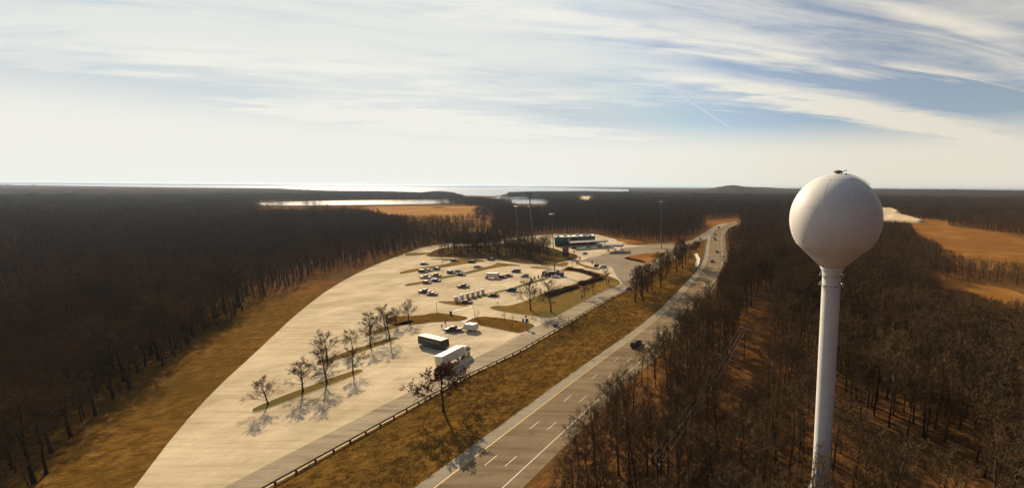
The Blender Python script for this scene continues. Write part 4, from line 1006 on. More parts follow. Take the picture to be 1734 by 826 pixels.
sign('road_sign', 1003, 443.7, 451.5, 0.9, 2.4, 'teal', 'teal sign beside the white car on the forecourt', bars=1)
sign('road_sign', 972.4, 426.3, 430.5, 2.0, 2.0, 'sign_red', 'bright red diamond sign in front of the fuel station', shape='diamond', bars=0)
sign('road_sign', 843.8, 512.5, 526, 0.8, 0.8, 'sign_yellow', 'small yellow green diamond sign at the island tip', shape='diamond', bars=0)
for px_, py_, pb_, lb in [(743, 427, 433, 'faint blue sign at the left end of the wooded knoll'), (790.7, 428, 434.5, 'faint blue sign in front of the dark knoll woods'), (857.3, 431.6, 438, 'small blue sign below the middle of the wooded knoll'), (916.8, 440.4, 446, 'small blue sign by the rail fence on the knoll')]:
    sign('road_sign', px_, py_, pb_, 1.3, 1.6, 'sign_blue', lb, bars=1)
for px_, py_, pb_, lb in [(969.3, 446, 453, 'small red sign left of the junction below the price sign'), (977.2, 446.6, 452, 'small red sign right of the junction below the price sign'), (952.5, 451.5, 457, 'thin red sign post beside the access road')]:
    sign('stop_sign', px_, py_, pb_, 0.8, 1.0, 'sign_red', lb, cat='stop sign', shape='oct', bars=0)
x, y = at(981.5, 441.5); t = empty('feather_banner', (x, y, 0), label='tilted dark feather banner at the forecourt entrance', cat='banner')
MB().tube([(0, 0, 0), (-0.3, 0, 3.2), (-1.0, 0, 4.4)], 0.04, 'pole_grey', 5).build('pole', t)
MB().add([(0.02, 0, 0.8), (0.9, 0.05, 0.9), (0.5, -0.05, 3.0), (-0.7, 0, 4.3), (-0.28, 0.0, 3.1), (0.02, 0.04, 0.8), (0.9, 0.09, 0.9), (0.5, -0.01, 3.0), (-0.7, 0.04, 4.3), (-0.28, 0.04, 3.1)], [(0, 1, 2, 3, 4), (9, 8, 7, 6, 5), (0, 5, 6, 1), (1, 6, 7, 2), (2, 7, 8, 3)], 'teal').build('flag', t)
# price sign
x, y = at(958.5, 437); t = empty('price_sign', (x, y, 0), math.atan2(-y, -x)+math.pi/2, label='tall dark fuel price sign with red and green panels on the knoll end', cat='price sign')
MB().box((0, 0.1, 4.6), (4.3, 0.5, 7.0), 'dark').build('cabinet', t)
for xo in (-1.6, 1.6): MB().box((xo, 0.1, 0.6), (0.3, 0.3, 1.2), 'pole_grey').build('post', t)
MB().prism_y([(-2.3, 8.35), (2.3, 8.35), (1.2, 9.2), (-1.2, 9.2)], 0.3, 0.3, 'brick_brown').build('top_cap', t)
for zz, hh, m_, wd in ((7.3, 0.9, 'sign_orange', 2.6), (6.0, 0.6, 'pump', 3.0), (4.9, 0.5, 'pump', 3.0), (3.6, 0.9, 'sign_red', 3.2), (2.0, 0.9, 'sign_green', 3.2)):
    MB().box((0, -0.17, zz), (wd, 0.05, hh), m_).build('price_panel', t)

# ------------------------------------------------------------------ fuel station
A = Vector(at(939.5, 417.2)); B = Vector(at(1008, 414.2)); bd = (B-A); BL = bd.length; rz = math.atan2(bd.y, bd.x)
t = empty('shop_building', (A.x, A.y, 0), rz, label='long low convenience store with teal grey front and white roof', cat='building')
BH = 7.6; BD = 20
MB().box((BL/2, BD/2, BH/2), (BL, BD, BH), 'facade').build('wall', t)
rf = MB(); rf.box((BL/2, BD/2, BH+0.05), (BL-0.8, BD-0.8, 0.12), 'roof_white')
for c, d in (((BL/2, 0.2, BH+0.35), (BL+0.3, 0.4, 0.75)), ((BL/2, BD-0.2, BH+0.35), (BL+0.3, 0.4, 0.75)), ((0.2, BD/2, BH+0.351), (0.4, BD-0.8, 0.74)), ((BL-0.2, BD/2, BH+0.351), (0.4, BD-0.8, 0.74))): rf.box(c, d, 'facade')
r1 = rf.build('roof', t)
for xx, yy, s1, s2, m_ in ((3, 8, 2.5, 1.2, 'galv'), (9, 12, 3, 1.4, 'pump'), (14, 14, 2, 1.0, 'galv'), (20, 13, 3.5, 1.5, 'pump'), (26, 9, 3, 1.3, 'galv'), (29, 13, 2, 1.6, 'brick_brown'), (31, 7, 2.4, 1.1, 'pump')):
    MB().box((xx*BL/35, yy, BH+0.12+s2/2), (s1, s1*0.8, s2), m_).build('roof_unit', r1)
for xx, wd in ((2.2, 3.2), (6.5, 3.2), (11.5, 1.6), (20.5, 3.6), (25.0, 3.6), (30, 3.6)):
    w_ = MB(); w_.box((xx*BL/35, -0.03, 2.0), (wd, 0.08, 2.6), 'glass'); w_.build('window', t)
MB().box((12.2*BL/35, -0.05, 4.6), (1.7, 0.12, 5.2), 'sign_yellow' if False else 'roof_white').build('entrance_panel', t)
ar = MB(); ar.prism_y([(15.0, 4.2)]+[(16.9+2.3*math.cos(a), 5.0+2.4*math.sin(a)) for a in np.linspace(math.pi, 0, 12)]+[(18.9, 4.2)], 0.25, 0.25, 'brick_brown'); ar.build('arch_sign', t)
MB().box((16.9, -0.3, 1.6), (2.6, 0.1, 3.0), 'glass').build('door', t)
MB().box((BL/2, -1.3, 3.55), (BL*0.96, 2.6, 0.25), 'dark').build('awning', t)
def canopy(A, B, depth, zc2, cols, label, stripe, pumps):
    bd = B-A; Ln = bd.length; rz = math.atan2(bd.y, bd.x)
    t = empty('fuel_canopy', (A.x, A.y, 0), rz, label=label, cat='fuel canopy', group='fuel canopies')
    MB().box((Ln/2, depth/2, zc2+0.5), (Ln, depth, 0.95), 'dark').build('fascia', t)
    top = MB(); top.box((Ln/2, depth/2, zc2+1.0), (Ln-0.6, depth-0.6, 0.06), 'pole_grey'); top.build('roof_deck', t)
    for x0, x1, m_ in stripe: MB().box(((x0+x1)/2*Ln, -0.03, zc2+0.5), ((x1-x0)*Ln, 0.05, 0.7), m_).build('fascia_stripe', t)
    for i_ in range(4): MB().box((Ln*(0.1+0.26*i_), depth*0.4, zc2+1.15), (1.4, 0.8, 0.25), 'roof_white', 0.7).build('roof_unit', t)
    for xx in cols:
        for yy in (depth*0.5,): MB().box((xx*Ln, yy, zc2/2), (0.5, 0.5, zc2), 'pole_grey').build('column', t)
    for i_, xx in enumerate(pumps):
        pz = empty('fuel_pump', (A.x+math.cos(rz)*xx*Ln-math.sin(rz)*(depth*0.5), A.y+math.sin(rz)*xx*Ln+math.cos(rz)*(depth*0.5)+(1.2 if xx in cols else 0), 0), rz, label='fuel pump under the '+('long' if Ln > 24 else 'small')+' canopy', cat='fuel pump', group='fuel pumps under the '+('long' if Ln > 24 else 'small')+' canopy')
        MB().box((1.1, 0, 1.05), (0.9, 0.55, 1.8), 'pump').build('cabinet', pz); MB().box((1.1, -0.3, 1.6), (0.5, 0.04, 0.35), 'glass').build('display', pz)
        MB().tube([(0.6, -0.3, 1.5), (0.45, -0.45, 0.6), (0.6, -0.4, 0.3), (0.72, -0.32, 1.2)], 0.03, 'rubber', 5).build('hose', pz); MB().box((1.1, 0, 0.1), (2.6, 1.2, 0.14), 'kerb').build('pump_base', pz)
    return t
canopy(Vector(at(967, 413.2, 4.7)), Vector(at(1030, 409.6, 4.7)), 11, 4.7, (0.14, 0.42, 0.7, 0.93), 'long dark fuel canopy in front of the store with red and blue edge', ((0.0, 0.16, 'sign_red'), (0.16, 0.42, 'sign_red'), (0.42, 0.52, 'sign_yellow'), (0.52, 0.97, 'blue')), (0.14, 0.42, 0.46, 0.7, 0.93))
cA, cB = Vector(at(1021.5, 418.0, 4.7)), Vector(at(1054.5, 417.6, 4.7))
canopy(cA, cB, 12, 4.7, (0.12, 0.5, 0.88), 'smaller fuel canopy on three column rows right of the long one', ((0.0, 0.34, 'blue'), (0.34, 0.46, 'sign_yellow'), (0.46, 0.7, 'sign_red'), (0.7, 0.99, 'blue')), (0.12, 0.5, 0.88))

# dumpster enclosure
A = Vector(at(918, 467.4)); B = Vector(at(941, 467.6)); rz = math.atan2(B.y-A.y, B.x-A.x); W_ = (B-A).length
t = empty('dumpster_enclosure', (A.x, A.y, 0), rz, label='brown walled dumpster enclosure at the end of the lot island', cat='enclosure')
for c, d in (((W_/2, 0, 1.3), (W_, 0.25, 2.6)), ((W_/2, 6, 1.3), (W_, 0.25, 2.6)), ((0.12, 3, 1.3), (0.25, 5.74, 2.59)), ((W_-0.12, 3, 1.3), (0.25, 5.74, 2.59))): MB().box(c, d, 'brick_brown').build('wall', t)
MB().box((W_*0.5, 3, 2.2), (W_-0.6, 5.5, 0.1), 'dark').build('roof', t)
d_ = MB(); d_.box((W_*0.62, 3, 2.45), (2.6, 1.8, 0.3), 'box_white'); d_.build('roof_unit', t)
for xx in (0.2, 0.45, 0.72): MB().box((W_*xx, -0.6, 0.6), (0.5, 0.3, 1.1), 'box_white').build('meter_box', t)
x, y = at(950.8, 467.8); t = empty('dumpster', (x, y, 0), 0.2, label='dark green dumpster right of the brown enclosure', cat='dumpster')
MB().prism_y([(-1.2, 0.15), (1.2, 0.15), (1.45, 1.5), (1.3, 2.4), (-1.3, 2.4), (-1.45, 1.5)], 0.9, 1.0, 'dark_green').build('bin', t); MB().box((0, 0, 2.46), (2.7, 2.05, 0.08), 'rubber').build('lid', t)
for sx in (-1, 1): MB().cyl((sx*0.9, -0.7, 0.12), 0.12, 0.1, 'rubber', 10, 'y').build('wheel', t)
# charging posts
cp_px = [(899.3, 475), (905.6, 473.8), (911.9, 472), (917.7, 470.5), (923.2, 469.2), (928.8, 468), (934.8, 466.8)]
def charger(p, lb, pr=[None]):
    x, y = at(*p)
    if pr[0] is None:
        t = empty('charging_post', (0, 0, 0), cat='charging post', group='charging posts by the enclosure', label='x'); MB().prism_y([(-0.3, 0.14), (0.3, 0.14), (0.24, 1.9), (-0.24, 1.9)], 0.22, 0.18, 'brick_brown').build('cabinet', t)
        MB().box((0, 0, 2.02), (0.6, 0.5, 0.22), 'box_white').build('cap', t); MB().tube([(0.25, -0.2, 1.5), (0.5, -0.35, 0.8), (0.3, -0.3, 0.4)], 0.04, 'rubber', 5).build('cable', t); pr[0] = t
        t.location = (x, y, 0.1); t.rotation_euler = (0, 0, 1.2); t['label'] = lb; return
    copy_tree(pr[0], (x, y, 0.1), 1.2, lb)
ordn = ['leftmost', 'second from left', 'third from left', 'fourth', 'fifth', 'sixth', 'rightmost']
for p, o_ in zip(cp_px, ordn): charger(p, o_+' small brown charging post in the row of seven by the enclosure')
tank_px = c2((405, 697), (470, 674), (536, 657), (597, 640), (655, 623), (713, 607))
tp = None
for i_, p in enumerate(tank_px):
    x, y = at(*p)
    lb = ('leftmost', 'second from left', 'third from left', 'third from right', 'second from right', 'rightmost')[i_]+' white ribbed cylinder in the row of six on the island'
    if tp is None:
        tp = empty('white_cylinder', (x, y, 0.15), label=lb, cat='cylinder', group='row of white cylinders')
        MB().lathe([(0.84, 0.1)]+[(0.84+0.02*(k_ % 2), 0.1+k_*0.19) for k_ in range(1, 13)]+[(0.84, 2.45)], 'box_white', 28).build('drum', tp)
        MB().lathe([(0.88, 2.44), (0.88, 2.56), (0.5, 2.66), (0.05, 2.68)], 'roof_white', 28).build('cap', tp); MB().lathe([(0.95, 0.0), (0.95, 0.12), (0.9, 0.13)], 'kerb', 24).build('base', tp)
    else: copy_tree(tp, (x, y, 0.15), 0, lb)
x, y = at(763.6, 533.5); t = empty('trash_bin', (x, y, 0.14), label='dark rounded trash bin at the edge of the left grass triangle', cat='trash bin')
MB().lathe([(0.36, 0), (0.42, 0.9), (0.44, 1.25)], 'dark_grey', 16).build('body', t, True); MB().lathe([(0.46, 1.24), (0.46, 1.32), (0.3, 1.55), (0.05, 1.62)], 'dark', 16).build('lid', t, True)
MM('chute', (0.7, 0.62, 0.5), 0.8, var=0.1, scale=1)
x, y = at(1181.5, 436); t = empty('drain_chute', (0, 0, 0), label='pale concrete drain chute running down the orange slope', cat='drain')
q = [Vector(p) for p in ground(c6((676, 548), (690, 580), (708, 615), (698, 650), (690, 700)))]
for nm, d0, d1, h0, h1 in (('channel', -1.0, 1.0, 0.03, 0.12), ('left_lip', -1.3, -1.0, 0.03, 0.4), ('right_lip', 1.0, 1.3, 0.03, 0.4)):
    a, b = offs(q, d0), offs(q, d1); n_ = len(a); MB().add([(p.x, p.y, h1) for p in a]+[(p.x, p.y, h1) for p in b]+[(p.x, p.y, h0-.05) for p in a]+[(p.x, p.y, h0-.05) for p in b], [(i_, i_+n_, i_+1+n_, i_+1) for i_ in range(n_-1)]+[(i_, i_+1, i_+1+2*n_, i_+2*n_) for i_ in range(n_-1)]+[(i_+n_, i_+3*n_, i_+1+3*n_, i_+1+n_) for i_ in range(n_-1)], 'chute').build('channel' if nm == 'channel' else 'lip', t)

# ------------------------------------------------------------------ vehicles
def wheel(t, x, y, r_=0.34, wd=0.24, z=None):
    w_ = MB().cyl((x, y, r_), r_, wd, 'rubber', 18, 'y').build('wheel', t); s_ = 1 if y > 0 else -1
    MB().cyl((x, y+s_*(wd/2-0.02), r_), r_*0.6, 0.06, 'galv', 12, 'y').build('rim', w_)
def lights(t, xf, xr, hw, zf, zr):
    for s_ in (-1, 1):
        MB().box((xf, s_*hw*0.78, zf), (0.14, 0.36, 0.16), 'lamp_glass').build('headlight', t); MB().box((xr, s_*hw*0.8, zr), (0.12, 0.26, 0.24), 'tail_red').build('taillight', t)
SPEC = {  # hull profile, greenhouse profile, half width, wheel x
 'sedan': ([(-2.35, .32), (-2.38, .78), (-2.25, .98), (-1.55, 1.02), (-0.2, 0.98), (1.0, .95), (2.0, .80), (2.32, .62), (2.36, .34), (1.9, .24), (-1.9, .24)], [(-1.75, .98), (-1.05, 1.40), (-0.2, 1.46), (0.35, 1.40), (1.15, .94)], .91, 1.42),
 'hatch': ([(-2.0, .34), (-2.05, .85), (-1.95, 1.02), (-0.2, 1.0), (1.0, .98), (1.85, .82), (2.08, .62), (2.1, .34), (1.7, .24), (-1.7, .24)], [(-1.98, 1.0), (-1.6, 1.48), (-0.3, 1.56), (0.3, 1.50), (1.15, .97)], .89, 1.3),
 'suv': ([(-2.35, .42), (-2.38, .95), (-2.3, 1.12), (-0.2, 1.12), (1.1, 1.10), (2.1, .98), (2.34, .75), (2.36, .42), (1.9, .30), (-1.9, .30)], [(-2.30, 1.1), (-2.02, 1.66), (-0.3, 1.76), (0.4, 1.68), (1.2, 1.09)], .95, 1.45),
 'van': ([(-2.5, .40), (-2.53, .95), (-2.48, 1.10), (0.2, 1.1), (1.4, 1.02), (2.3, .82), (2.5, .62), (2.52, .38), (2.0, .28), (-2.0, .28)], [(-2.46, 1.08), (-2.3, 1.70), (-0.3, 1.80), (0.6, 1.70), (1.75, 1.0)], .98, 1.55),
 'pickup': ([(-2.85, .50), (-2.88, 1.08), (-0.75, 1.08), (-0.7, 1.12), (1.4, 1.12), (2.5, 1.04), (2.78, .85), (2.8, .48), (2.3, .38), (-2.4, .38)], [(-0.85, 1.1), (-0.62, 1.72), (0.2, 1.82), (0.75, 1.72), (1.45, 1.1)], .98, 1.85),
}
CACHE = {}
def make_car(kind, col, name):
    hull, gh, hw, wx = SPEC[kind]; t = empty(name, label='x', cat='car')
    b = MB(); b.prism_y(hull, hw*0.97, hw*0.90, col)
    zt = max(p[1] for p in gh); top = [p for p in gh if p[1] > zt-0.13]
    b.prism_y([(p[0]*0.97, p[1]+0.012) for p in top]+[(top[-1][0]*0.97, top[-1][1]-0.03), (top[0][0]*0.97, top[0][1]-0.03)], hw*0.70, hw*0.66, col)
    for xx in (gh[0][0]+0.45, (top[0][0]+top[-1][0])/2-0.1):   # pillars
        for s_ in (-1, 1): b.add([(xx, s_*hw*0.905, gh[0][1]-.02), (xx+0.12, s_*hw*0.905, gh[0][1]-.02), (xx+0.10, s_*hw*0.69, zt-.03), (xx+0.0, s_*hw*0.69, zt-.03)], [(0, 1, 2, 3)], col)
    body = b.build('body', t); fix_normals(body)
    g_ = MB().prism_y(gh, hw*0.89, hw*0.68, 'glass').build('window', t); fix_normals(g_)
    if kind == 'pickup': MB().box((-1.85, 0, 1.09), (1.9, hw*1.5, 0.06), 'dark').build('cargo_bed', t)
    xf, xr = max(p[0] for p in hull), min(p[0] for p in hull)
    lights(t, xf-0.08, xr+0.05, hw, hull[-3][1]+0.30, hull[1][1]-0.02)
    for s_ in (-1, 1):
        MB().box((gh[-1][0]-0.15, s_*(hw+0.06), gh[-1][1]+0.06), (0.16, 0.2, 0.14), col).build('mirror', t)
        for q_ in (-1, 1): wheel(t, q_*wx, s_*(hw-0.12), 0.37 if kind in ('suv', 'pickup') else 0.33)
    MB().box((xf-0.02, 0, 0.55), (0.06, hw*1.0, 0.2), 'dark').build('grille', t)
    return t
NAMES = {'sedan': 'parked_car', 'hatch': 'parked_car', 'suv': 'parked_suv', 'van': 'parked_minivan', 'pickup': 'pickup_truck'}
CATS = {'sedan': 'car', 'hatch': 'car', 'suv': 'suv', 'van': 'minivan', 'pickup': 'pickup truck'}
def car(kind, col, px, py, yaw, label, group='cars parked in the lot', name=None, z=0.045):
    x, y = at(px, py); rz = math.radians(yaw)
    if (kind, col, name) not in CACHE:
        t = make_car(kind, col, name or NAMES[kind]); CACHE[(kind, col, name)] = t; t.location = (x, y, z); t.rotation_euler = (0, 0, rz)
    else: t = copy_tree(CACHE[(kind, col, name)], (x, y, z), rz)
    tag(t, label, CATS[kind], group); t.scale = (1.10,)*3
    return t
def q2(a, b): return 714+a/6.88, 410+b/6.88
CARS = [
 ('sedan', 'dark_grey', (35, 262), 0, 'dark sedan alone in the upper left aisle at the picture edge'),
 ('suv', 'dark_grey', (382, 224), -6, 'dark suv with a pale bonnet parked on the first grass strip'),
 ('suv', 'black', (580, 240), 175, 'black suv at the right end of the first grass strip'),
 ('suv', 'black', (806, 211), 170, 'black suv driving on the road below the wooded knoll'),
 ('sedan', 'silver', (655, 297), -3, 'silver sedan standing just above the second grass strip'),
 ('suv', 'silver', (165, 324), 176, 'silver suv at the right end of the upper left row'),
 ('van', 'dark_grey', (20, 352), -4, 'dark minivan at the far left of the upper left row'),
 ('sedan', 'maroon', (85, 338), -4, 'dark maroon sedan between the minivan and the silver suv'),
 ('suv', 'dark_green', (348, 364), -8, 'dark green suv left of the pair on the second grass strip'),
 ('sedan', 'silver', (428, 349), -6, 'silver sedan behind the black sedan on the second grass strip'),
 ('sedan', 'black', (465, 388), -8, 'black sedan in front of the silver one on the second grass strip'),
 ('pickup', 'black', (170, 400), -4, 'black pickup in the middle of the left rows'),
 ('pickup', 'silver', (50, 420), -2, 'silver pickup at the left edge above the red car'),
 ('hatch', 'red', (66, 480), -4, 'red hatchback at the left edge beside the blue car'),
 ('sedan', 'blue', (172, 457), -4, 'dark blue sedan right of the red hatchback'),
 ('pickup', 'dark_green', (40, 590), -6, 'dark pickup at the left edge of the lower aisle'),
 ('sedan', 'dark_grey', (122, 617), 176, 'dark sedan just right of the pickup in the lower aisle'),
 ('pickup', 'dark_green', (488, 530), -4, 'dark pickup alone in the middle of the open lot'),
 ('hatch', 'red', (945, 418), -4, 'red hatchback right behind the white box truck'),
 ('sedan', 'dark_grey', (1012, 402), -4, 'dark grey sedan right of the red hatchback behind the box truck'),
 ('van', 'black', (1100, 350), 176, 'black minivan alone in the upper right of the lot'),
 ('hatch', 'silver', (1203, 404), 195, 'silver hatchback with a dark flank at the right of the lot'),
 ('sedan', 'black', (833, 632), 176, 'black sedan next to the row of white cylinders'),
 ('suv', 'black', (1047, 570), 176, 'black suv below the long grass strip near the bare trees'),
 ('sedan', 'maroon', (528, 710), -6, 'dark red sedan in front of the row of white cylinders'),
 ('sedan', 'white', (1566, 414), -10, 'white sedan parked in front of the brown dumpster enclosure'),
]
for k_, c_, p_, yw, lb in CARS: car(k_, c_, *q2(*p_), yw, lb)
FG = 'cars at the fuel station'
car('suv', 'white', 1020.5, 453.6, 200, 'white suv on the forecourt beside the teal sign', FG)
car('hatch', 'black', 1010.2, 450.8, 80, 'black hatchback close beside the white suv on the forecourt', FG)
car('sedan', 'white', 991.8, 418.4, 250, 'white car in front of the store between canopy columns', FG)
car('hatch', 'black', 971.3, 421, 80, 'black car in front of the store left of the red diamond sign', FG)
car('sedan', 'silver', 990, 430.5, 250, 'silver car crossing the forecourt below the long canopy', FG)
car('hatch', 'silver', 1016, 418.5, 250, 'silver hatchback between the two fuel canopies', FG)
HG = 'cars driving on the highway'
def ycar(kind, col, px, py, label):
    p = Vector(at(px, py)); i_ = min(range(len(YR)-1), key=lambda i: (YR[i]-p).length); d = YR[i_+1]-YR[i_]
    car(kind, col, px, py, math.degrees(math.atan2(d.y, d.x)), label, HG, name='driving_car', z=0.056)
ycar('suv', 'black', 1077.5, 585, 'black suv on the highway nearest to the camera')
ycar('sedan', 'black', 1205.8, 443.3, 'dark sedan on the highway below the others at the start of the bend')
ycar('sedan', 'dark_grey', 1214.2, 427, 'dark sedan alone in the middle of the highway bend')
ycar('hatch', 'black', 1210.6, 406.6, 'small dark car directly in front of another on the bend')
ycar('hatch', 'dark_grey', 1209.2, 403.3, 'small dark car just ahead of the close follower on the bend')
ycar('sedan', 'dark_grey', 1210.8, 397.6, 'small dark car alone above the pair on the bend')
ycar('suv', 'black', 1217, 385.7, 'dark suv far up the highway beside the lane merge')
ycar('suv', 'dark_grey', 1249.8, 376.3, 'farthest dark suv where the highway leaves behind the trees')

# box truck
def truck_wheels(t, xs, hw, r_=0.5):
    for xx in xs:
        for s_ in (-1, 1): wheel(t, xx, s_*(hw-0.18), r_, 0.32)
x, y = at(834, 471.2); t = empty('box_truck', (x, y, 0.045), math.radians(181), label='silver box truck with a white box that overhangs the cab', cat='truck')
bx = MB().prism_y([(-3.6, 0.75), (2.0, 0.75), (2.0, 2.3), (3.0, 2.3), (3.0, 3.3), (-3.6, 3.3)], 1.15, 1.15, 'box_white').build('cargo_box', t); fix_normals(bx)
MB().box((1.2, 1.17, 2.75), (2.6, 0.03, 0.5), 'sign_orange').build('stripe', bx); MB().box((1.2, -1.17, 2.75), (2.6, 0.03, 0.5), 'sign_orange').build('stripe', bx)
cbm = MB().prism_y([(2.02, 0.45), (4.0, 0.45), (4.05, 1.1), (3.3, 1.25), (2.75, 2.0), (2.02, 2.2)], 1.0, 0.85, 'silver').build('cab', t); fix_normals(cbm)
MB().prism_y([(2.1, 1.3), (3.22, 1.3), (2.74, 1.92), (2.1, 2.0)], 1.0, 0.93, 'glass').build('window', cbm)
lights(t, 4.02, -3.58, 1.0, 0.85, 0.9); truck_wheels(t, (3.2, -2.2), 1.05, 0.42)
# semi truck
RLp, RRp, FRp = Vector(at(734.4, 602.5, 4.05)), Vector(at(749.6, 604, 4.05)), Vector(at(786, 585.7, 4.05))
dr = (FRp-RRp); Ls = max(dr.length, 8.0); rz = math.atan2(dr.y, dr.x); mid = (RLp+RRp)/2
t = empty('semi_truck', (mid.x, mid.y, 0.045), rz, label='white semi truck parked at the roadside behind the brown oak', cat='truck'); hw = 1.3
tl = MB().box((Ls/2, 0, 2.6), (Ls, hw*2, 2.85), 'box_white').build('trailer_box', t)
for xx in (0.02,): MB().box((-0.02, 0, 2.6), (0.05, 0.08, 2.7), 'galv').build('door_seam', tl)
MB().box((Ls/2, 0, 1.05), (Ls-0.6, 1.0, 0.3), 'dark').build('chassis', t)
cbm = MB().prism_y([(Ls+0.5, 0.6), (Ls+2.5, 0.6), (Ls+2.6, 1.6), (Ls+2.3, 2.8), (Ls+1.9, 3.35), (Ls+0.5, 3.5)], 1.2, 1.1, 'white').build('cab', t); fix_normals(cbm)
MB().prism_y([(Ls+2.50, 1.75), (Ls+2.60, 1.75), (Ls+2.36, 2.75), (Ls+2.26, 2.75)], 1.05, 1.0, 'glass').build('windscreen', cbm)
MB().box((Ls+1.6, 0, 2.2), (0.9, 2.36, 0.8), 'glass').build('window', cbm)
for s_ in (-1, 1): MB().box((Ls+2.3, s_*1.4, 2.2), (0.15, 0.25, 0.7), 'dark').build('mirror', cbm)
lights(t, Ls+2.58, -0.02, 1.1, 1.0, 1.0); truck_wheels(t, (0.9, 2.1, Ls-0.4, Ls+1.9), 1.25, 0.5)
# coach
P1, P2 = Vector(at(746.7, 577.5, 3.4)), Vector(at(715.6, 570, 3.4)); far_ = Vector(at(758.7, 573.7, 3.4)); dr = (P2-P1).normalized(); rz = math.atan2(dr.y, dr.x); wv = far_-P1; wn_ = Vector((-dr.y, dr.x)); s_w = 1 if wv.dot(wn_) > 0 else -1
org = P1+wn_*s_w*1.3
t = empty('coach_bus', (org.x, org.y, 0.045), rz, label='dark coach bus with white roof and blue stripe beside the semi truck', cat='bus')
bb = MB().prism_y([(0, 0.45), (12.2, 0.45), (12.35, 1.6), (12.0, 3.3), (0.15, 3.3), (0, 3.0)], 1.28, 1.22, 'dark').build('body', t); fix_normals(bb)
MB().box((6.1, 0, 3.36), (11.9, 2.4, 0.12), 'roof_white').build('roof', t)
for s_ in (-1, 1):
    MB().box((6.0, s_*1.265, 2.3), (11.0, 0.05, 1.0), 'glass').build('window', t); MB().box((6.0, s_*1.29, 0.85), (11.6, 0.05, 0.16), 'teal').build('stripe', t)
MB().box((-0.03, 0, 0.95), (0.05, 2.3, 0.18), 'teal').build('stripe', t); MB().box((-0.04, 0, 2.4), (0.05, 1.9, 0.9), 'glass').build('rear_window', t)
lights(t, 12.32, -0.03, 1.2, 0.95, 1.4); truck_wheels(t, (2.4, 3.7, 9.8), 1.22, 0.5)
# pickup and box trailer
Q1, Q2 = Vector(at(786.5, 560.3)), Vector(at(803.5, 562)); tdir = (Q2-Q1).normalized(); rz = math.atan2(tdir.y, tdir.x)
t = empty('box_trailer', (Q1.x-tdir.y*1.1, Q1.y+tdir.x*1.1, 0.045), rz, label='white enclosed box trailer hitched behind the black pickup', cat='trailer')
bx = MB().prism_y([(0, 0.5), (4.3, 0.5), (4.3, 2.6), (4.1, 2.7), (0.2, 2.7), (0, 2.6)], 1.1, 1.1, 'box_white').build('box', t); fix_normals(bx)
MB().box((1.2, -1.115, 1.45), (0.8, 0.03, 1.7), 'roof_white').build('door', bx)
MB().tube([(0, 0, 0.5), (-1.2, 0, 0.5)], 0.06, 'dark', 6).build('hitch', t); lights(t, 0.0, 4.32, 1.0, 0.8, 0.9); truck_wheels(t, (1.9, 2.7), 1.15, 0.34)
car('pickup', 'black', 768.5, 560.5, 183, 'black pickup towing the white box trailer', 'pickup and trailer', name='towing_pickup')

# ------------------------------------------------------------------ people
def skin_mesh(name, pts, edges, rad, m, t):
    me = bpy.data.meshes.new(name); me.from_pydata(pts, edges, []); o = bpy.data.objects.new(name, me); COL.objects.link(o)
    sk = o.modifiers.new('skin', 'SKIN'); ss = o.modifiers.new('sub', 'SUBSURF'); ss.levels = 1; ss.render_levels = 1
    for i_, r_ in enumerate(rad): me.skin_vertices[0].data[i_].radius = (r_, r_*0.85) if not isinstance(r_, tuple) else r_
    me.skin_vertices[0].data[0].use_root = True; dg = bpy.context.evaluated_depsgraph_get()
    return o, sk
def person(px, py, rz, label, top, legs):
    x, y = at(px, py); t = empty('person', (x, y, 0.05), rz, label=label, cat='person', group=None)
    J = [(0, 0, .93), (0, 0, 1.15), (0, 0, 1.40), (0, .02, 1.52), (0, .03, 1.64), (0, .03, 1.74), (-.10, 0, .88), (-.11, .08, .50), (-.12, 0, .09), (-.12, .13, .04), (.10, 0, .88), (.12, -.08, .50), (.14, -.16, .10), (.14, -.04, .04), (-.20, 0, 1.40), (-.26, -.04, 1.14), (-.26, .10, .92), (-.26, .15, .84), (.20, 0, 1.40), (.26, .02, 1.14), (.26, .14, .94), (.26, .19, .86)]
    Ed = [(0, 1), (1, 2), (2, 3), (3, 4), (4, 5), (0, 6), (6, 7), (7, 8), (8, 9), (0, 10), (10, 11), (11, 12), (12, 13), (2, 14), (14, 15), (15, 16), (16, 17), (2, 18), (18, 19), (19, 20), (20, 21)]
    Rd = [.13, .13, .14, .06, .10, .09, .09, .065, .045, .05, .09, .065, .045, .05, .065, .05, .035, .045, .065, .05, .035, .045]
    def mk(nm, keep, grow_, m_):
        idx = {k: i for i, k in enumerate(keep)}; me = bpy.data.meshes.new(nm); me.from_pydata([J[k] for k in keep], [(idx[a], idx[b]) for a, b in Ed if a in idx and b in idx], [])
        o = bpy.data.objects.new(nm, me); COL.objects.link(o); o.modifiers.new('skin', 'SKIN'); s2 = o.modifiers.new('sub', 'SUBSURF'); s2.levels = s2.render_levels = 1
        if not me.skin_vertices: return None
        for i_, k in enumerate(keep): me.skin_vertices[0].data[i_].radius = (Rd[k]+grow_, (Rd[k]+grow_)*0.85)
        me.skin_vertices[0].data[0].use_root = True; me.materials.append(M[m_]); o.parent = t; return o
    return t, mk
def ensure_skin(me):
    if not me.skin_vertices:
        pass
import bmesh
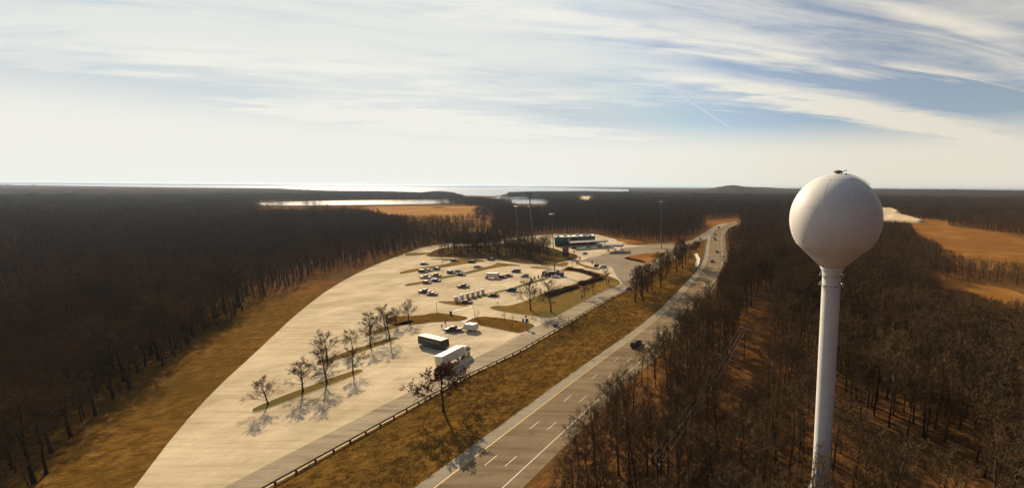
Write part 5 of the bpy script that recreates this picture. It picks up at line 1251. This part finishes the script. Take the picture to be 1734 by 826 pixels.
def skinned(nm, J, Ed, Rd, m_, t):
    bm = bmesh.new(); ly = bm.verts.layers.skin.verify(); vs_ = [bm.verts.new(j) for j in J]
    for a, b in Ed: bm.edges.new((vs_[a], vs_[b]))
    for i_, v_ in enumerate(vs_): v_[ly].radius = (Rd[i_], Rd[i_]*0.85); v_[ly].use_root = (i_ == 0)
    me = bpy.data.meshes.new(nm); bm.to_mesh(me); bm.free(); me.materials.append(M[m_]); o = bpy.data.objects.new(nm, me); COL.objects.link(o)
    o.modifiers.new('skin', 'SKIN'); s2 = o.modifiers.new('sub', 'SUBSURF'); s2.levels = s2.render_levels = 1; o.parent = t
    return o
def make_person(px, py, rz, label, top, legs):
    x, y = at(px, py); t = empty('person', (x, y, 0.05), rz, label=label, cat='person', group='people walking in the lot')
    J = [(0, 0, .93), (0, 0, 1.15), (0, 0, 1.40), (0, .02, 1.52), (0, .03, 1.63), (0, .03, 1.73), (-.10, 0, .88), (-.11, .10, .50), (-.12, .02, .09), (-.12, .15, .04), (.10, 0, .88), (.12, -.08, .50), (.13, -.22, .12), (.13, -.10, .04), (-.20, 0, 1.40), (-.26, -.06, 1.14), (-.26, .06, .92), (-.26, .11, .84), (.20, 0, 1.40), (.26, .04, 1.14), (.26, .18, .96), (.26, .23, .89)]
    Ed = [(0, 1), (1, 2), (2, 3), (3, 4), (4, 5), (0, 6), (6, 7), (7, 8), (8, 9), (0, 10), (10, 11), (11, 12), (12, 13), (2, 14), (14, 15), (15, 16), (16, 17), (2, 18), (18, 19), (19, 20), (20, 21)]
    Rd = [.13, .13, .14, .06, .10, .09, .09, .065, .045, .05, .09, .065, .045, .05, .065, .05, .035, .045, .065, .05, .035, .045]
    skinned('body', J, Ed, Rd, 'skin', t)
    def sub(keep, g_, nm, m_):
        ix = {k: i for i, k in enumerate(keep)}; skinned(nm, [J[k] for k in keep], [(ix[a], ix[b]) for a, b in Ed if a in ix and b in ix], [Rd[k]+g_ for k in keep], m_, t)
    sub([1, 0, 2, 14, 15, 16, 18, 19, 20], 0.025, 'jacket', top); sub([0, 6, 7, 8, 10, 11, 12], 0.018, 'trousers', legs)
    MB().lathe([(0.03, -0.02), (0.10, 0.0), (0.115, 0.06), (0.09, 0.12), (0.02, 0.15)], 'hair', 10, (0, 0.0, 1.70)).build('hair', t, True)
make_person(749.3, 446.8, 1.0, 'person in dark clothes walking in the upper left aisle', 'jacket', 'trousers')
make_person(750.7, 462.0, 2.0, 'person in brown top walking between the left parking rows', 'brick_brown', 'trousers')
make_person(748.4, 556.0, 0.5, 'person in dark coat standing in front of the black pickup', 'jacket', 'jacket')
make_person(754.6, 551.0, 3.6, 'person in dark jacket standing beside the black pickup bonnet', 'jacket', 'trousers')

# ------------------------------------------------------------------ haze
hm = bpy.data.materials.new('haze'); hm.use_nodes = True; hn_ = hm.node_tree.nodes; hn_.remove(hn_['Principled BSDF'])
pv = hn_.new('ShaderNodeVolumePrincipled'); pv.inputs['Color'].default_value = (0.58, 0.74, 1.0, 1); pv.inputs['Density'].default_value = 4.6e-5; pv.inputs['Anisotropy'].default_value = 0.35
hm.node_tree.links.new(pv.outputs[0], hn_['Material Output'].inputs['Volume'])
hb = MB(); RB = 43000; hb.box((0, 0, (90-1-4)/2.0), (2*RB, 2*RB, 90+5), 'dark'); ho = hb.build('haze', kind='stuff', label='thin pale blue haze over the far forest and bay', cat='haze'); ho.data.materials.clear(); ho.data.materials.append(hm)
SC.cycles.volume_bounces = 0
